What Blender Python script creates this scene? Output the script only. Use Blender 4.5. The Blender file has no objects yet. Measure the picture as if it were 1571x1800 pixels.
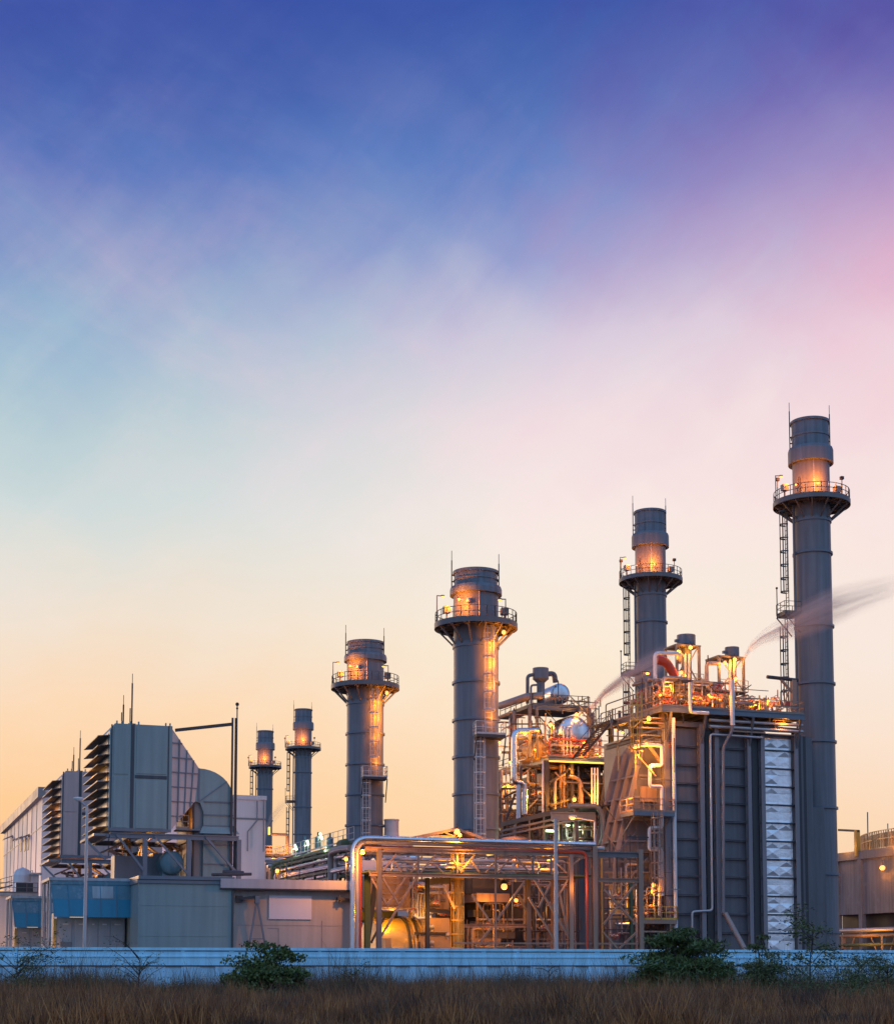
import bpy, math, random
import numpy as np
from mathutils import Vector, Matrix
random.seed(7)
SC = bpy.context.scene
COL = SC.collection
R = math.radians

# ---------------------------------------------------------------- camera
F = 2800.0                 # focal length in photograph pixels (1571 wide)
PITCH = R(5.0)
HORIZON = 1698.0
CY = HORIZON - F * math.tan(PITCH)
CX = 785.5
EYE = 1.6
cam_d = bpy.data.cameras.new('camera')
cam = bpy.data.objects.new('camera', cam_d); COL.objects.link(cam)
cam.location = (0, 0, EYE)
cam.rotation_euler = (R(90) + PITCH, 0, 0)
cam_d.sensor_fit = 'HORIZONTAL'
cam_d.sensor_width = 36.0
cam_d.lens = 36.0 * F / 1571.0
cam_d.shift_y = (CY - 900.0) / 1571.0
cam_d.clip_start = 0.5
cam_d.clip_end = 8000
SC.camera = cam
SC.view_settings.view_transform = 'Standard'
SC.view_settings.look = 'None'
SC.view_settings.exposure = 0.0
SC.view_settings.gamma = 1.0
SC.cycles.use_denoising = True
SC.cycles.max_bounces = 6
SC.cycles.diffuse_bounces = 3
SC.cycles.volume_bounces = 1
SC.cycles.sample_clamp_indirect = 4.0

def lin(c):
    def f(v):
        v /= 255.0
        return v / 12.92 if v <= 0.04045 else ((v + 0.055) / 1.055) ** 2.4
    return (f(c[0]), f(c[1]), f(c[2]), 1.0)

# ---------------------------------------------------------------- dusk sky
def build_world():
    w = bpy.data.worlds.new('World'); SC.world = w; w.use_nodes = True
    nt = w.node_tree; N = nt.nodes; L = nt.links
    for n in list(N): N.remove(n)
    out = N.new('ShaderNodeOutputWorld'); bg = N.new('ShaderNodeBackground')
    L.new(bg.outputs[0], out.inputs[0])
    tc = N.new('ShaderNodeTexCoord')
    nrm = N.new('ShaderNodeVectorMath'); nrm.operation = 'NORMALIZE'
    L.new(tc.outputs['Generated'], nrm.inputs[0])
    sp = N.new('ShaderNodeSeparateXYZ'); L.new(nrm.outputs[0], sp.inputs[0])
    def M(op, a, b=None, c=None, clamp=False):
        n = N.new('ShaderNodeMath'); n.operation = op; n.use_clamp = clamp
        for i, v in enumerate((a, b, c)):
            if v is None: continue
            if isinstance(v, (int, float)): n.inputs[i].default_value = v
            else: L.new(v, n.inputs[i])
        return n.outputs[0]
    def ramp(fac, stops):
        n = N.new('ShaderNodeValToRGB'); cr = n.color_ramp
        while len(cr.elements) > 1: cr.elements.remove(cr.elements[-1])
        first = True
        for p, c in stops:
            e = cr.elements[0] if first else cr.elements.new(p)
            e.position = p; e.color = c; first = False
        L.new(fac, n.inputs[0]); return n.outputs[0]
    def mix(f, a, b):
        n = N.new('ShaderNodeMix'); n.data_type = 'RGBA'
        if isinstance(f, (int, float)): n.inputs[0].default_value = f
        else: L.new(f, n.inputs[0])
        for i, v in ((6, a), (7, b)):
            if isinstance(v, tuple): n.inputs[i].default_value = v
            else: L.new(v, n.inputs[i])
        return n.outputs[2]
    el = M('ARCTAN2', sp.outputs[2], M('MAXIMUM', sp.outputs[1], 0.0))
    az = M('ARCTAN2', sp.outputs[0], sp.outputs[1])
    # wisps: long soft streaks fanning up to the left and up to the right
    def wisps(rot, sx, sy, scale, detail, rough):
        cmb = N.new('ShaderNodeCombineXYZ'); L.new(az, cmb.inputs[0]); L.new(el, cmb.inputs[1])
        mp = N.new('ShaderNodeMapping'); mp.inputs['Rotation'].default_value = (0, 0, R(rot))
        mp2 = N.new('ShaderNodeMapping'); mp2.inputs['Scale'].default_value = (sx, sy, 1)
        L.new(cmb.outputs[0], mp.inputs[0]); L.new(mp.outputs[0], mp2.inputs[0])
        nz = N.new('ShaderNodeTexNoise'); nz.inputs['Scale'].default_value = scale
        nz.inputs['Detail'].default_value = detail; nz.inputs['Roughness'].default_value = rough
        nz.inputs['Distortion'].default_value = 0.35
        L.new(mp2.outputs[0], nz.inputs[0])
        return M('SUBTRACT', nz.outputs[0], 0.5)
    n1 = wisps(-42, 1.0, 3.2, 6.0, 5.0, 0.55)      # streaks rising to the right
    n2 = wisps(38, 1.0, 3.0, 7.0, 4.0, 0.5)       # streaks rising to the left
    n3 = wisps(-20, 1.0, 1.6, 3.0, 2.0, 0.5)
    warp_e = M('ADD', M('ADD', M('MULTIPLY', n1, 0.060), M('MULTIPLY', n2, 0.040)), M('MULTIPLY', n3, 0.02))
    # fade the warp near the horizon
    fade = M('MULTIPLY', M('SUBTRACT', el, 0.04), 4.0, clamp=True)
    e2 = M('ADD', el, M('MULTIPLY', warp_e, fade))
    fac = M('DIVIDE', e2, R(40.0), clamp=True)
    def pos(py):
        return max(0.0, (math.degrees(math.atan((CY - py) / F)) + 5.0) / 40.0)
    def st(*a):
        return sorted([(pos(p), lin(c)) for p, c in a] + [(1.0, lin((52, 80, 170)))], key=lambda q: q[0])
    left = ramp(fac, st((0, (60, 82, 164)), (150, (70, 97, 173)), (300, (90, 122, 190)), (450, (128, 156, 201)), (600, (157, 186, 210)),
                        (750, (188, 208, 214)), (880, (208, 219, 219)), (980, (226, 224, 216)), (1090, (240, 225, 207)), (1250, (253, 217, 179)),
                        (1400, (255, 206, 152)), (1550, (255, 199, 143)), (1690, (252, 190, 132))))
    mid = ramp(fac, st((0, (58, 87, 167)), (150, (72, 107, 179)), (300, (98, 130, 195)), (450, (145, 158, 207)), (600, (212, 203, 222)),
                       (750, (242, 224, 227)), (900, (249, 234, 228)), (1000, (248, 236, 224)), (1150, (252, 236, 214)), (1300, (254, 228, 198)),
                       (1450, (254, 217, 174)), (1690, (255, 196, 134))))
    right = ramp(fac, st((0, (92, 88, 166)), (150, (126, 112, 181)), (300, (172, 144, 194)), (450, (222, 178, 205)), (600, (240, 206, 217)),
                         (750, (244, 218, 221)), (900, (249, 228, 225)), (1000, (248, 230, 222)), (1150, (248, 232, 222)), (1300, (251, 227, 208)),
                         (1450, (252, 217, 184)), (1690, (250, 203, 156))))
    t = M('DIVIDE', az, 0.262)
    t = M('ADD', t, M('MULTIPLY', M('ADD', n1, M('MULTIPLY', n2, 0.6)), M('MULTIPLY', fade, 0.95)))
    tl = N.new('ShaderNodeMapRange'); tl.interpolation_type = 'SMOOTHSTEP'
    L.new(t, tl.inputs[0]); tl.inputs[1].default_value = -0.85; tl.inputs[2].default_value = 0.40
    tr = N.new('ShaderNodeMapRange'); tr.interpolation_type = 'LINEAR'
    L.new(t, tr.inputs[0]); tr.inputs[1].default_value = 0.22; tr.inputs[2].default_value = 1.12
    c = mix(tl.outputs[0], left, mid)
    c = mix(tr.outputs[0], c, right)
    # fine pink cirrus: thin streaks in the upper sky
    wr = ramp(fac, [(0.0, lin((255, 226, 192))), (pos(950), lin((252, 234, 226))), (pos(620), lin((240, 206, 220))), (pos(330), lin((168, 152, 198))), (pos(60), lin((92, 108, 182))), (1.0, lin((84, 92, 174)))])
    def streak(rot, sx, sy, sc, lo, hi, amt):
        v = wisps(rot, sx, sy, sc, 6.0, 0.62); n = N.new('ShaderNodeMapRange'); n.interpolation_type = 'SMOOTHSTEP'
        L.new(v, n.inputs[0]); n.inputs[1].default_value = lo; n.inputs[2].default_value = hi; n.inputs[4].default_value = amt
        return M('MULTIPLY', n.outputs[0], fade)
    lf = N.new('ShaderNodeMapRange'); L.new(az, lf.inputs[0]); lf.inputs[1].default_value = 0.12; lf.inputs[2].default_value = -0.12
    rf = N.new('ShaderNodeMapRange'); L.new(az, rf.inputs[0]); rf.inputs[1].default_value = -0.02; rf.inputs[2].default_value = 0.2
    c = mix(M('MULTIPLY', streak(24, 1.0, 2.6, 3.2, -0.10, 0.30, 0.42), lf.outputs[0]), c, wr)
    c = mix(M('MULTIPLY', streak(-52, 1.0, 3.4, 4.0, -0.04, 0.26, 0.50), rf.outputs[0]), c, wr)
    c = mix(streak(-35, 1.0, 1.8, 7.0, -0.05, 0.30, 0.28), c, wr)
    # the half of the sky behind the viewer: dim blue with a violet band
    zf = M('MULTIPLY', M('ADD', sp.outputs[2], 0.05), 0.95, clamp=True)
    back = ramp(zf, [(0.0, (.38, .42, .62, 1)), (0.15, (.40, .53, .82, 1)), (0.4, (.34, .58, .98, 1)), (1.0, (.22, .48, 1.00, 1))])
    bk = N.new('ShaderNodeMapRange'); bk.interpolation_type = 'SMOOTHSTEP'
    L.new(sp.outputs[1], bk.inputs[0]); bk.inputs[1].default_value = 0.5; bk.inputs[2].default_value = -0.25
    c = mix(bk.outputs[0], c, back)
    L.new(c, bg.inputs[0]); bg.inputs[1].default_value = 1.0
build_world()

# last warm glow of the sun, already at the horizon behind the plant on the left
sun_d = bpy.data.lights.new('sun', 'SUN'); sun = bpy.data.objects.new('sun', sun_d); COL.objects.link(sun)
sun_d.energy = 0.45; sun_d.angle = R(12); sun_d.color = (1.0, 0.62, 0.34)
sun.rotation_euler = Vector((0.60, -0.78, -0.10)).to_track_quat('-Z', 'Y').to_euler()

# ---------------------------------------------------------------- plant frame
PHI = R(20.0); CU, SU = math.cos(PHI), math.sin(PHI)
def w2p(x, y): return (x * CU + y * SU, -x * SU + y * CU)
def p2w(a, b): return (a * CU - b * SU, a * SU + b * CU)
def ray(px, py):
    x = (px - CX) / F; y = -(py - CY) / F
    c, s = math.cos(PITCH), math.sin(PITCH)
    wx, wy, wz = x, c - y * s, s + y * c
    a, b = w2p(wx, wy)
    return a, b, wz, wy
def B(px, py, b):          # point of the line of sight on the plane b = const (faces the viewer)
    da, db, dz, _ = ray(px, py); t = b / db
    return Vector((da * t, b, EYE + dz * t))
def A(px, py, a):          # point on the plane a = const (faces left)
    da, db, dz, _ = ray(px, py); t = a / da
    return Vector((a, db * t, EYE + dz * t))
def DD(px, py, D):         # point at world depth D
    da, db, dz, dy = ray(px, py); t = D / dy
    return Vector((da * t, db * t, EYE + dz * t))
def V(*a): return Vector(a)

# ---------------------------------------------------------------- mesh builder
class MB:
    def __init__(s): s.v = []; s.f = []; s.sm = []
    def add(s, vs, fs, smooth=False):
        o = len(s.v); s.v.extend([tuple(p) for p in vs])
        for f in fs: s.f.append([i + o for i in f]); s.sm.append(smooth)
        return s
    def box(s, x0, y0, z0, x1, y1, z1):
        vs = [(x, y, z) for z in (z0, z1) for y in (y0, y1) for x in (x0, x1)]
        return s.add(vs, [(0, 2, 3, 1), (4, 5, 7, 6), (0, 1, 5, 4), (2, 6, 7, 3), (0, 4, 6, 2), (1, 3, 7, 5)])
    def beam(s, p, q, w, h=None, up=None):
        p = Vector(p); q = Vector(q); h = w if h is None else h
        d = (q - p)
        if d.length < 1e-6: return s
        d.normalize()
        up = Vector(up) if up else (Vector((0, 0, 1)) if abs(d.z) < 0.95 else Vector((0, 1, 0)))
        x = d.cross(up).normalized(); y = x.cross(d).normalized()
        vs = []
        for c in (p, q):
            for i, j in ((-1, -1), (1, -1), (1, 1), (-1, 1)):
                vs.append(c + x * (i * w / 2) + y * (j * h / 2))
        return s.add(vs, [(3, 2, 1, 0), (4, 5, 6, 7), (0, 1, 5, 4), (1, 2, 6, 5), (2, 3, 7, 6), (3, 0, 4, 7)])
    def ibeam(s, p, q, w, h, t=None, up=None):
        p = Vector(p); q = Vector(q); t = t or min(w, h) * 0.12
        d = (q - p).normalized()
        up = Vector(up) if up else (Vector((0, 0, 1)) if abs(d.z) < 0.95 else Vector((0, 1, 0)))
        x = d.cross(up).normalized(); y = x.cross(d).normalized()
        s.beam(p + y * (h / 2 - t / 2), q + y * (h / 2 - t / 2), w, t, up)
        s.beam(p - y * (h / 2 - t / 2), q - y * (h / 2 - t / 2), w, t, up)
        s.beam(p, q, t, h - 2 * t, up)
        return s
    def tube(s, pts, r, n=10, caps=True, R_=None):
        pts = [Vector(p) for p in pts]
        if R_: pts = fillet(pts, R_)
        if not isinstance(r, (list, tuple)): r = [r] * len(pts)
        m = len(pts); rings = []
        t0 = (pts[1] - pts[0]).normalized()
        ref = Vector((0, 0, 1)) if abs(t0.z) < 0.9 else Vector((1, 0, 0))
        x = t0.cross(ref).normalized()
        vs = []
        for i in range(m):
            if i == 0: t = t0
            elif i == m - 1: t = (pts[i] - pts[i - 1]).normalized()
            else: t = ((pts[i] - pts[i - 1]).normalized() + (pts[i + 1] - pts[i]).normalized()).normalized()
            x = (x - t * x.dot(t)).normalized(); y = t.cross(x)
            for k in range(n):
                an = 2 * math.pi * k / n
                vs.append(pts[i] + (x * math.cos(an) + y * math.sin(an)) * r[i])
        fs = []
        for i in range(m - 1):
            for k in range(n):
                k2 = (k + 1) % n
                fs.append((i * n + k, i * n + k2, (i + 1) * n + k2, (i + 1) * n + k))
        s.add(vs, fs, True)
        if caps:
            s.add(vs[:n], [tuple(range(n - 1, -1, -1))]); s.add(vs[-n:], [tuple(range(n))])
        return s
    def lathe(s, cx, cy, prof, n=40, axis='z', a0=0.0, a1=2 * math.pi):
        full = abs(a1 - a0 - 2 * math.pi) < 1e-6
        for (r0, z0), (r1, z1) in zip(prof[:-1], prof[1:]):
            vs = []; cnt = n if full else n + 1
            for k in range(cnt):
                an = a0 + (a1 - a0) * k / n; c, q = math.cos(an), math.sin(an)
                for r, z in ((r0, z0), (r1, z1)):
                    vs.append((cx + r * c, cy + r * q, z))
            fs = []
            for k in range(n):
                k2 = (k + 1) % cnt if full else k + 1
                fs.append((2 * k, 2 * k2, 2 * k2 + 1, 2 * k + 1))
            s.add(vs, fs, abs(z1 - z0) > 1e-4)
        return s
    def xform(s, i0, M_):
        for i in range(i0, len(s.v)): s.v[i] = tuple(M_ @ Vector(s.v[i]))
    def dome(s, c, r, d, squash=0.6, n=20, m=7):
        # shallow dished end: centre c, radius r, bulging along unit d
        c = Vector(c); d = Vector(d).normalized()
        ref = Vector((0, 0, 1)) if abs(d.z) < 0.9 else Vector((1, 0, 0))
        x = d.cross(ref).normalized(); y = d.cross(x)
        vs = []
        for i in range(m + 1):
            ph = math.pi / 2 * i / m
            for k in range(n):
                an = 2 * math.pi * k / n
                vs.append(c + (x * math.cos(an) + y * math.sin(an)) * (r * math.cos(ph)) + d * (r * squash * math.sin(ph)))
        fs = [(i * n + k, i * n + (k + 1) % n, (i + 1) * n + (k + 1) % n, (i + 1) * n + k) for i in range(m) for k in range(n)]
        return s.add(vs, fs, True)
    def poly(s, pts, th):
        # prism: outline pts extruded by vector th
        pts = [Vector(p) for p in pts]; th = Vector(th); n = len(pts)
        vs = pts + [p + th for p in pts]
        fs = [tuple(range(n - 1, -1, -1)), tuple(range(n, 2 * n))]
        fs += [(i, (i + 1) % n, (i + 1) % n + n, i + n) for i in range(n)]
        return s.add(vs, fs)
    def ball(s, c, r, n=12, m=8, sc=(1, 1, 1)):
        c = Vector(c); vs = []
        for i in range(m + 1):
            ph = -math.pi / 2 + math.pi * i / m
            for k in range(n):
                an = 2 * math.pi * k / n
                vs.append((c.x + sc[0] * r * math.cos(ph) * math.cos(an), c.y + sc[1] * r * math.cos(ph) * math.sin(an), c.z + sc[2] * r * math.sin(ph)))
        fs = [(i * n + k, i * n + (k + 1) % n, (i + 1) * n + (k + 1) % n, (i + 1) * n + k) for i in range(m) for k in range(n)]
        return s.add(vs, fs, True)
    def railing(s, pts, h=1.1, step=1.6, r=0.05, close=False, toe=True):
        pts = [Vector(p) for p in pts]
        if close: pts = pts + [pts[0]]
        for p, q in zip(pts[:-1], pts[1:]):
            d = q - p; k = max(1, int(round(d.length / step)))
            for i in range(k + 1):
                c = p + d * (i / k); s.beam(c, c + V(0, 0, h), r)
            for hh in (h, h * 0.55): s.beam(p + V(0, 0, hh), q + V(0, 0, hh), r)
            if toe: s.beam(p + V(0, 0, 0.09), q + V(0, 0, 0.09), 0.03, 0.16)
        return s
    def ladder(s, base, z1, out, w=0.6, step=0.45, r=0.06):
        base = Vector(base); o = Vector((out[0], out[1], 0)).normalized(); x = Vector((-o.y, o.x, 0))
        for k in (-1, 1):
            p = base + x * (k * w / 2); s.beam(p, V(p.x, p.y, z1), r)
        z = base.z + 0.3
        while z < z1:
            c = V(base.x, base.y, z); s.beam(c - x * w / 2, c + x * w / 2, r * 0.7); z += step
        return s
    def cage(s, base, z0, z1, out, rad=0.5, step=1.35, r=0.055):
        base = Vector(base); o = Vector((out[0], out[1], 0)).normalized(); x = Vector((-o.y, o.x, 0))
        arc = []
        for k in range(9):
            an = math.pi * k / 8
            arc.append(x * (rad * math.cos(an)) + o * (0.15 + rad * 1.25 * math.sin(an)))
        arc = [x * rad] + arc + [-x * rad]
        z = z0
        while z <= z1 + 0.01:
            for p, q in zip(arc[:-1], arc[1:]):
                s.beam(V(base.x, base.y, z) + p, V(base.x, base.y, z) + q, 0.05, 0.13)
            z += step
        for k in (1, 3, 5, 7, 9):
            p = arc[k]; s.beam(V(base.x, base.y, z0) + p, V(base.x, base.y, z1) + p, r)
        return s
    def build(s, name, mat, parent=None, base=None, bevel=0.0):
        me = bpy.data.meshes.new(name)
        off = parent['_base'] if parent is not None and '_base' in parent else (base if base is not None else (0, 0, 0))
        ox, oy, oz = off
        me.from_pydata([(x - ox, y - oy, z - oz) for x, y, z in s.v], [], s.f)
        me.polygons.foreach_set('use_smooth', s.sm)
        me.materials.append(mat); me.update()
        o = bpy.data.objects.new(name, me); COL.objects.link(o)
        if parent is not None:
            o.parent = parent; BASES[o.name] = off; o['_base'] = off
        else:
            wx, wy = p2w(ox, oy); o.location = (wx, wy, oz); o.rotation_euler = (0, 0, PHI); o['_base'] = off
        if bevel:
            m = o.modifiers.new('bevel', 'BEVEL'); m.width = bevel; m.segments = 2; m.limit_method = 'ANGLE'
        return o
BASES = {}

def fillet(pts, rad, k=6):
    out = [pts[0]]
    for i in range(1, len(pts) - 1):
        p, c, q = pts[i - 1], pts[i], pts[i + 1]
        d0 = (p - c); d1 = (q - c); l = min(rad, d0.length * 0.49, d1.length * 0.49)
        d0.normalize(); d1.normalize()
        if abs(d0.dot(d1)) > 0.995: out.append(c); continue
        s0 = c + d0 * l; s1 = c + d1 * l
        for j in range(k + 1):
            t = j / k
            out.append(s0 * (1 - t) ** 2 + c * 2 * t * (1 - t) + s1 * t * t)
    out.append(pts[-1]); return out

def tag(o, label, cat, group=None, kind=None):
    if label: o['label'] = label
    if cat: o['category'] = cat
    if group: o['group'] = group
    if kind: o['kind'] = kind
    return o
def thing(name, label, cat, base, group=None):
    o = bpy.data.objects.new(name, None); COL.objects.link(o)
    o.empty_display_size = 0.5
    wx, wy = p2w(base[0], base[1]); o.location = (wx, wy, base[2]); o.rotation_euler = (0, 0, PHI)
    o['_base'] = tuple(base); return tag(o, label, cat, group)
def copy_tree(o, parent=None):
    c = o.copy(); COL.objects.link(c)
    if parent is not None: c.parent = parent
    for ch in list(o.children): copy_tree(ch, c)
    return c
def move_plant(o, da, db, dz=0):
    wx, wy = p2w(da, db); o.location = (o.location.x + wx, o.location.y + wy, o.location.z + dz)

# ---------------------------------------------------------------- materials
def pm(name, col, rough=0.55, metal=0.0, var=0.18, scale=0.35, streak=0.25, bump=0.0, bscale=6.0, spec=0.5, col2=None, rust=0.0, seams=None):
    m = bpy.data.materials.new(name); m.use_nodes = True
    nt = m.node_tree; N = nt.nodes; L = nt.links
    bs = N['Principled BSDF']
    bs.inputs['Roughness'].default_value = rough; bs.inputs['Metallic'].default_value = metal
    bs.inputs['Specular IOR Level'].default_value = spec
    tc = N.new('ShaderNodeTexCoord')
    nz = N.new('ShaderNodeTexNoise'); nz.inputs['Scale'].default_value = scale; nz.inputs['Detail'].default_value = 8; nz.inputs['Roughness'].default_value = 0.6
    L.new(tc.outputs['Object'], nz.inputs[0])
    mp = N.new('ShaderNodeMapping'); mp.inputs['Scale'].default_value = (2.2, 2.2, 0.10)
    L.new(tc.outputs['Object'], mp.inputs[0])
    nz2 = N.new('ShaderNodeTexNoise'); nz2.inputs['Scale'].default_value = 1.0; nz2.inputs['Detail'].default_value = 6
    L.new(mp.outputs[0], nz2.inputs[0])
    def M(op, a, b):
        n = N.new('ShaderNodeMath'); n.operation = op
        for i, v in enumerate((a, b)):
            if isinstance(v, (int, float)): n.inputs[i].default_value = v
            else: L.new(v, n.inputs[i])
        return n.outputs[0]
    f = M('ADD', M('MULTIPLY', M('SUBTRACT', nz.outputs[0], 0.5), var * 4), M('MULTIPLY', M('SUBTRACT', nz2.outputs[0], 0.5), streak * 4))
    f = M('ADD', f, 1.0)
    mx = N.new('ShaderNodeMix'); mx.data_type = 'RGBA'; mx.blend_type = 'MULTIPLY'; mx.inputs[0].default_value = 1.0
    mx.inputs[6].default_value = (*col, 1)
    cmb = N.new('ShaderNodeCombineColor')
    for i in range(3): L.new(f, cmb.inputs[i])
    L.new(cmb.outputs[0], mx.inputs[7])
    c = mx.outputs[2]
    if col2 or rust:
        nr = N.new('ShaderNodeTexNoise'); nr.inputs['Scale'].default_value = scale * 3.1; nr.inputs['Detail'].default_value = 9
        L.new(mp.outputs[0] if rust else tc.outputs['Object'], nr.inputs[0])
        rp = N.new('ShaderNodeMapRange'); rp.inputs[1].default_value = 0.56; rp.inputs[2].default_value = 0.72
        rp.inputs[4].default_value = rust if rust else 1.0
        L.new(nr.outputs[0], rp.inputs[0])
        m2 = N.new('ShaderNodeMix'); m2.data_type = 'RGBA'
        L.new(rp.outputs[0], m2.inputs[0]); L.new(c, m2.inputs[6])
        m2.inputs[7].default_value = (*(col2 or (0.16, 0.075, 0.035)), 1); c = m2.outputs[2]
    L.new(c, bs.inputs['Base Color'])
    rr = M('ADD', M('MULTIPLY', M('SUBTRACT', nz.outputs[0], 0.5), 0.35), rough)
    L.new(rr, bs.inputs['Roughness'])
    if bump:
        nb = N.new('ShaderNodeTexNoise'); nb.inputs['Scale'].default_value = bscale; nb.inputs['Detail'].default_value = 5
        L.new(tc.outputs['Object'], nb.inputs[0])
        bp = N.new('ShaderNodeBump'); bp.inputs['Strength'].default_value = bump; bp.inputs['Distance'].default_value = 0.1
        L.new(nb.outputs[0], bp.inputs['Height']); L.new(bp.outputs[0], bs.inputs['Normal'])
    return m
def emat(name, col, strength):
    m = bpy.data.materials.new(name); m.use_nodes = True
    bs = m.node_tree.nodes['Principled BSDF']
    bs.inputs['Base Color'].default_value = (*col, 1); bs.inputs['Emission Color'].default_value = (*col, 1)
    bs.inputs['Emission Strength'].default_value = strength; return m

MT = dict(
    stack=pm('stack_paint', (0.175, 0.172, 0.185), 0.52, 0.0, 0.12, 0.30, 0.24, rust=0.55, col2=(0.12,0.09,0.085)),
    collar=pm('collar_paint', (0.15, 0.165, 0.19), 0.5, 0.0, 0.10, 0.3, 0.24, rust=0.7, col2=(0.06,0.055,0.055)),
    casing=pm('boiler_casing', (0.135, 0.125, 0.135), 0.46, 0.0, 0.14, 0.25, 0.22, bump=0.25, bscale=0.6, rust=0.4, col2=(0.17,0.12,0.11)),
    column=pm('column_paint', (0.23, 0.205, 0.215), 0.5, 0.0, 0.08, 0.5, 0.14),
    dark=pm('dark_steel', (0.05, 0.046, 0.048), 0.55, 0.0, 0.1, 0.6, 0.1),
    steel=pm('grey_steel', (0.15, 0.135, 0.135), 0.5, 0.0, 0.1, 0.6, 0.12),
    rack=pm('rack_steel', (0.31, 0.205, 0.145), 0.55, 0.0, 0.12, 0.5, 0.16, rust=0.5),
    green=pm('green_steel', (0.07, 0.11, 0.05), 0.6, 0.0, 0.12, 0.5, 0.15),
    rail=pm('railing_steel', (0.17, 0.155, 0.15), 0.5, 0.0, 0.05, 1.0, 0.05),
    galv=pm('galvanised_ladder', (0.48, 0.46, 0.46), 0.4, 0.3, 0.08, 1.0, 0.05),
    silver=pm('aluminium_cladding', (0.72, 0.70, 0.70), 0.30, 1.0, 0.08, 1.2, 0.08, bump=0.12, bscale=2.5),
    emboss=pm('embossed_aluminium', (0.86, 0.83, 0.83), 0.36, 0.65, 0.10, 0.9, 0.10, bump=0.3, bscale=3.0),
    pipe=pm('insulated_pipe', (0.50, 0.46, 0.45), 0.42, 0.55, 0.08, 0.8, 0.1),
    pipe2=pm('painted_pipe', (0.34, 0.27, 0.24), 0.5, 0.1, 0.1, 0.8, 0.1, rust=0.3),
    white=pm('white_paint', (0.70, 0.67, 0.66), 0.5, 0.0, 0.06, 0.5, 0.1),
    red=pm('red_pipe_paint', (0.42, 0.06, 0.032), 0.45, 0.0, 0.08, 0.8, 0.08),
    filt=pm('filter_paint', (0.22, 0.29, 0.285), 0.45, 0.0, 0.09, 0.25, 0.12),
    filt2=pm('filter_paint_pink_lit', (0.50, 0.36, 0.33), 0.5, 0.0, 0.08, 0.25, 0.12),  # rear house colour with the pinkish light mixed in
    trans=pm('transition_paint_pink_lit', (0.54, 0.44, 0.41), 0.5, 0.0, 0.08, 0.3, 0.12),  # duct colour lightened and pinked to carry the light on it
    hoodd=pm('hood_dark', (0.10, 0.085, 0.08), 0.5),
    hood=pm('hood_paint', (0.25, 0.23, 0.22), 0.5, 0.0, 0.08, 0.5, 0.08),
    frame=pm('frame_blue_grey', (0.15, 0.17, 0.20), 0.45, 0.0, 0.08, 0.5, 0.08),
    seam=pm('dark_seam', (0.05, 0.06, 0.07), 0.5),
    hall=pm('hall_cladding_pink_lit', (0.78, 0.63, 0.58), 0.55, 0.0, 0.05, 0.15, 0.08),  # pale cladding; pink of lamps and sunset put into its colour
    wallb=pm('service_wall_lamplit', (0.42, 0.35, 0.31), 0.6, 0.0, 0.09, 0.3, 0.14),
    band=pm('service_band', (0.42, 0.39, 0.40), 0.5, 0.0, 0.06, 0.4, 0.14),
    panel=pm('pale_panel', (0.66, 0.60, 0.63), 0.45, 0.0, 0.03, 0.4, 0.03),
    blue=pm('blue_sheet', (0.012, 0.21, 0.33), 0.40, 0.0, 0.12, 0.5, 0.1),
    blue2=pm('faded_blue_sheet', (0.09, 0.21, 0.27), 0.45, 0.0, 0.15, 0.7, 0.12, col2=(0.20, 0.30, 0.36)),
    roofm=pm('sheet_roof', (0.36, 0.38, 0.40), 0.5),
    cab=pm('cabinet_paint', (0.40, 0.38, 0.39), 0.5, 0.0, 0.05, 0.6, 0.08),
    conc=pm('weathered_concrete', (0.30, 0.26, 0.24), 0.85, 0.0, 0.16, 0.3, 0.28, bump=0.2, bscale=2.0, col2=(0.36, 0.32, 0.30)),
    fence=pm('blue_white_wall', (0.43, 0.80, 0.97), 0.55, 0.0, 0.10, 0.45, 0.16, bump=0.1, bscale=2.0, rust=0.45, col2=(0.27,0.40,0.46)),
    fence2=pm('blue_white_wall_low', (0.45, 0.72, 0.88), 0.6, 0.0, 0.12, 0.8, 0.25, rust=0.6, col2=(0.24,0.27,0.27)),
    line=pm('wall_joint', (0.11, 0.08, 0.09), 0.7),
    yellow=pm('yellow_paint', (0.62, 0.36, 0.06), 0.5, 0.0, 0.08, 0.6, 0.12),
    ochre=pm('turbine_casing', (0.50, 0.33, 0.17), 0.4, 0.1, 0.07, 0.5, 0.08),
    gold=pm('diffuser_metal', (0.60, 0.40, 0.15), 0.36, 0.35, 0.08, 0.7, 0.05, bump=0.15, bscale=1.5),
    teal=pm('teal_paint', (0.12, 0.23, 0.27), 0.45),
    soil=pm('dry_soil', (0.10, 0.068, 0.052), 0.95, 0.0, 0.25, 0.15, 0.0, bump=0.3, bscale=1.5),
    bulb=emat('sodium_bulb', (1.0, 0.47, 0.12), 1.75),
    tube=emat('fluorescent_tube', (0.80, 1.0, 0.66), 1.6),
    yglow=emat('warm_tube', (1.0, 0.62, 0.10), 1.5),
)
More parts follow.
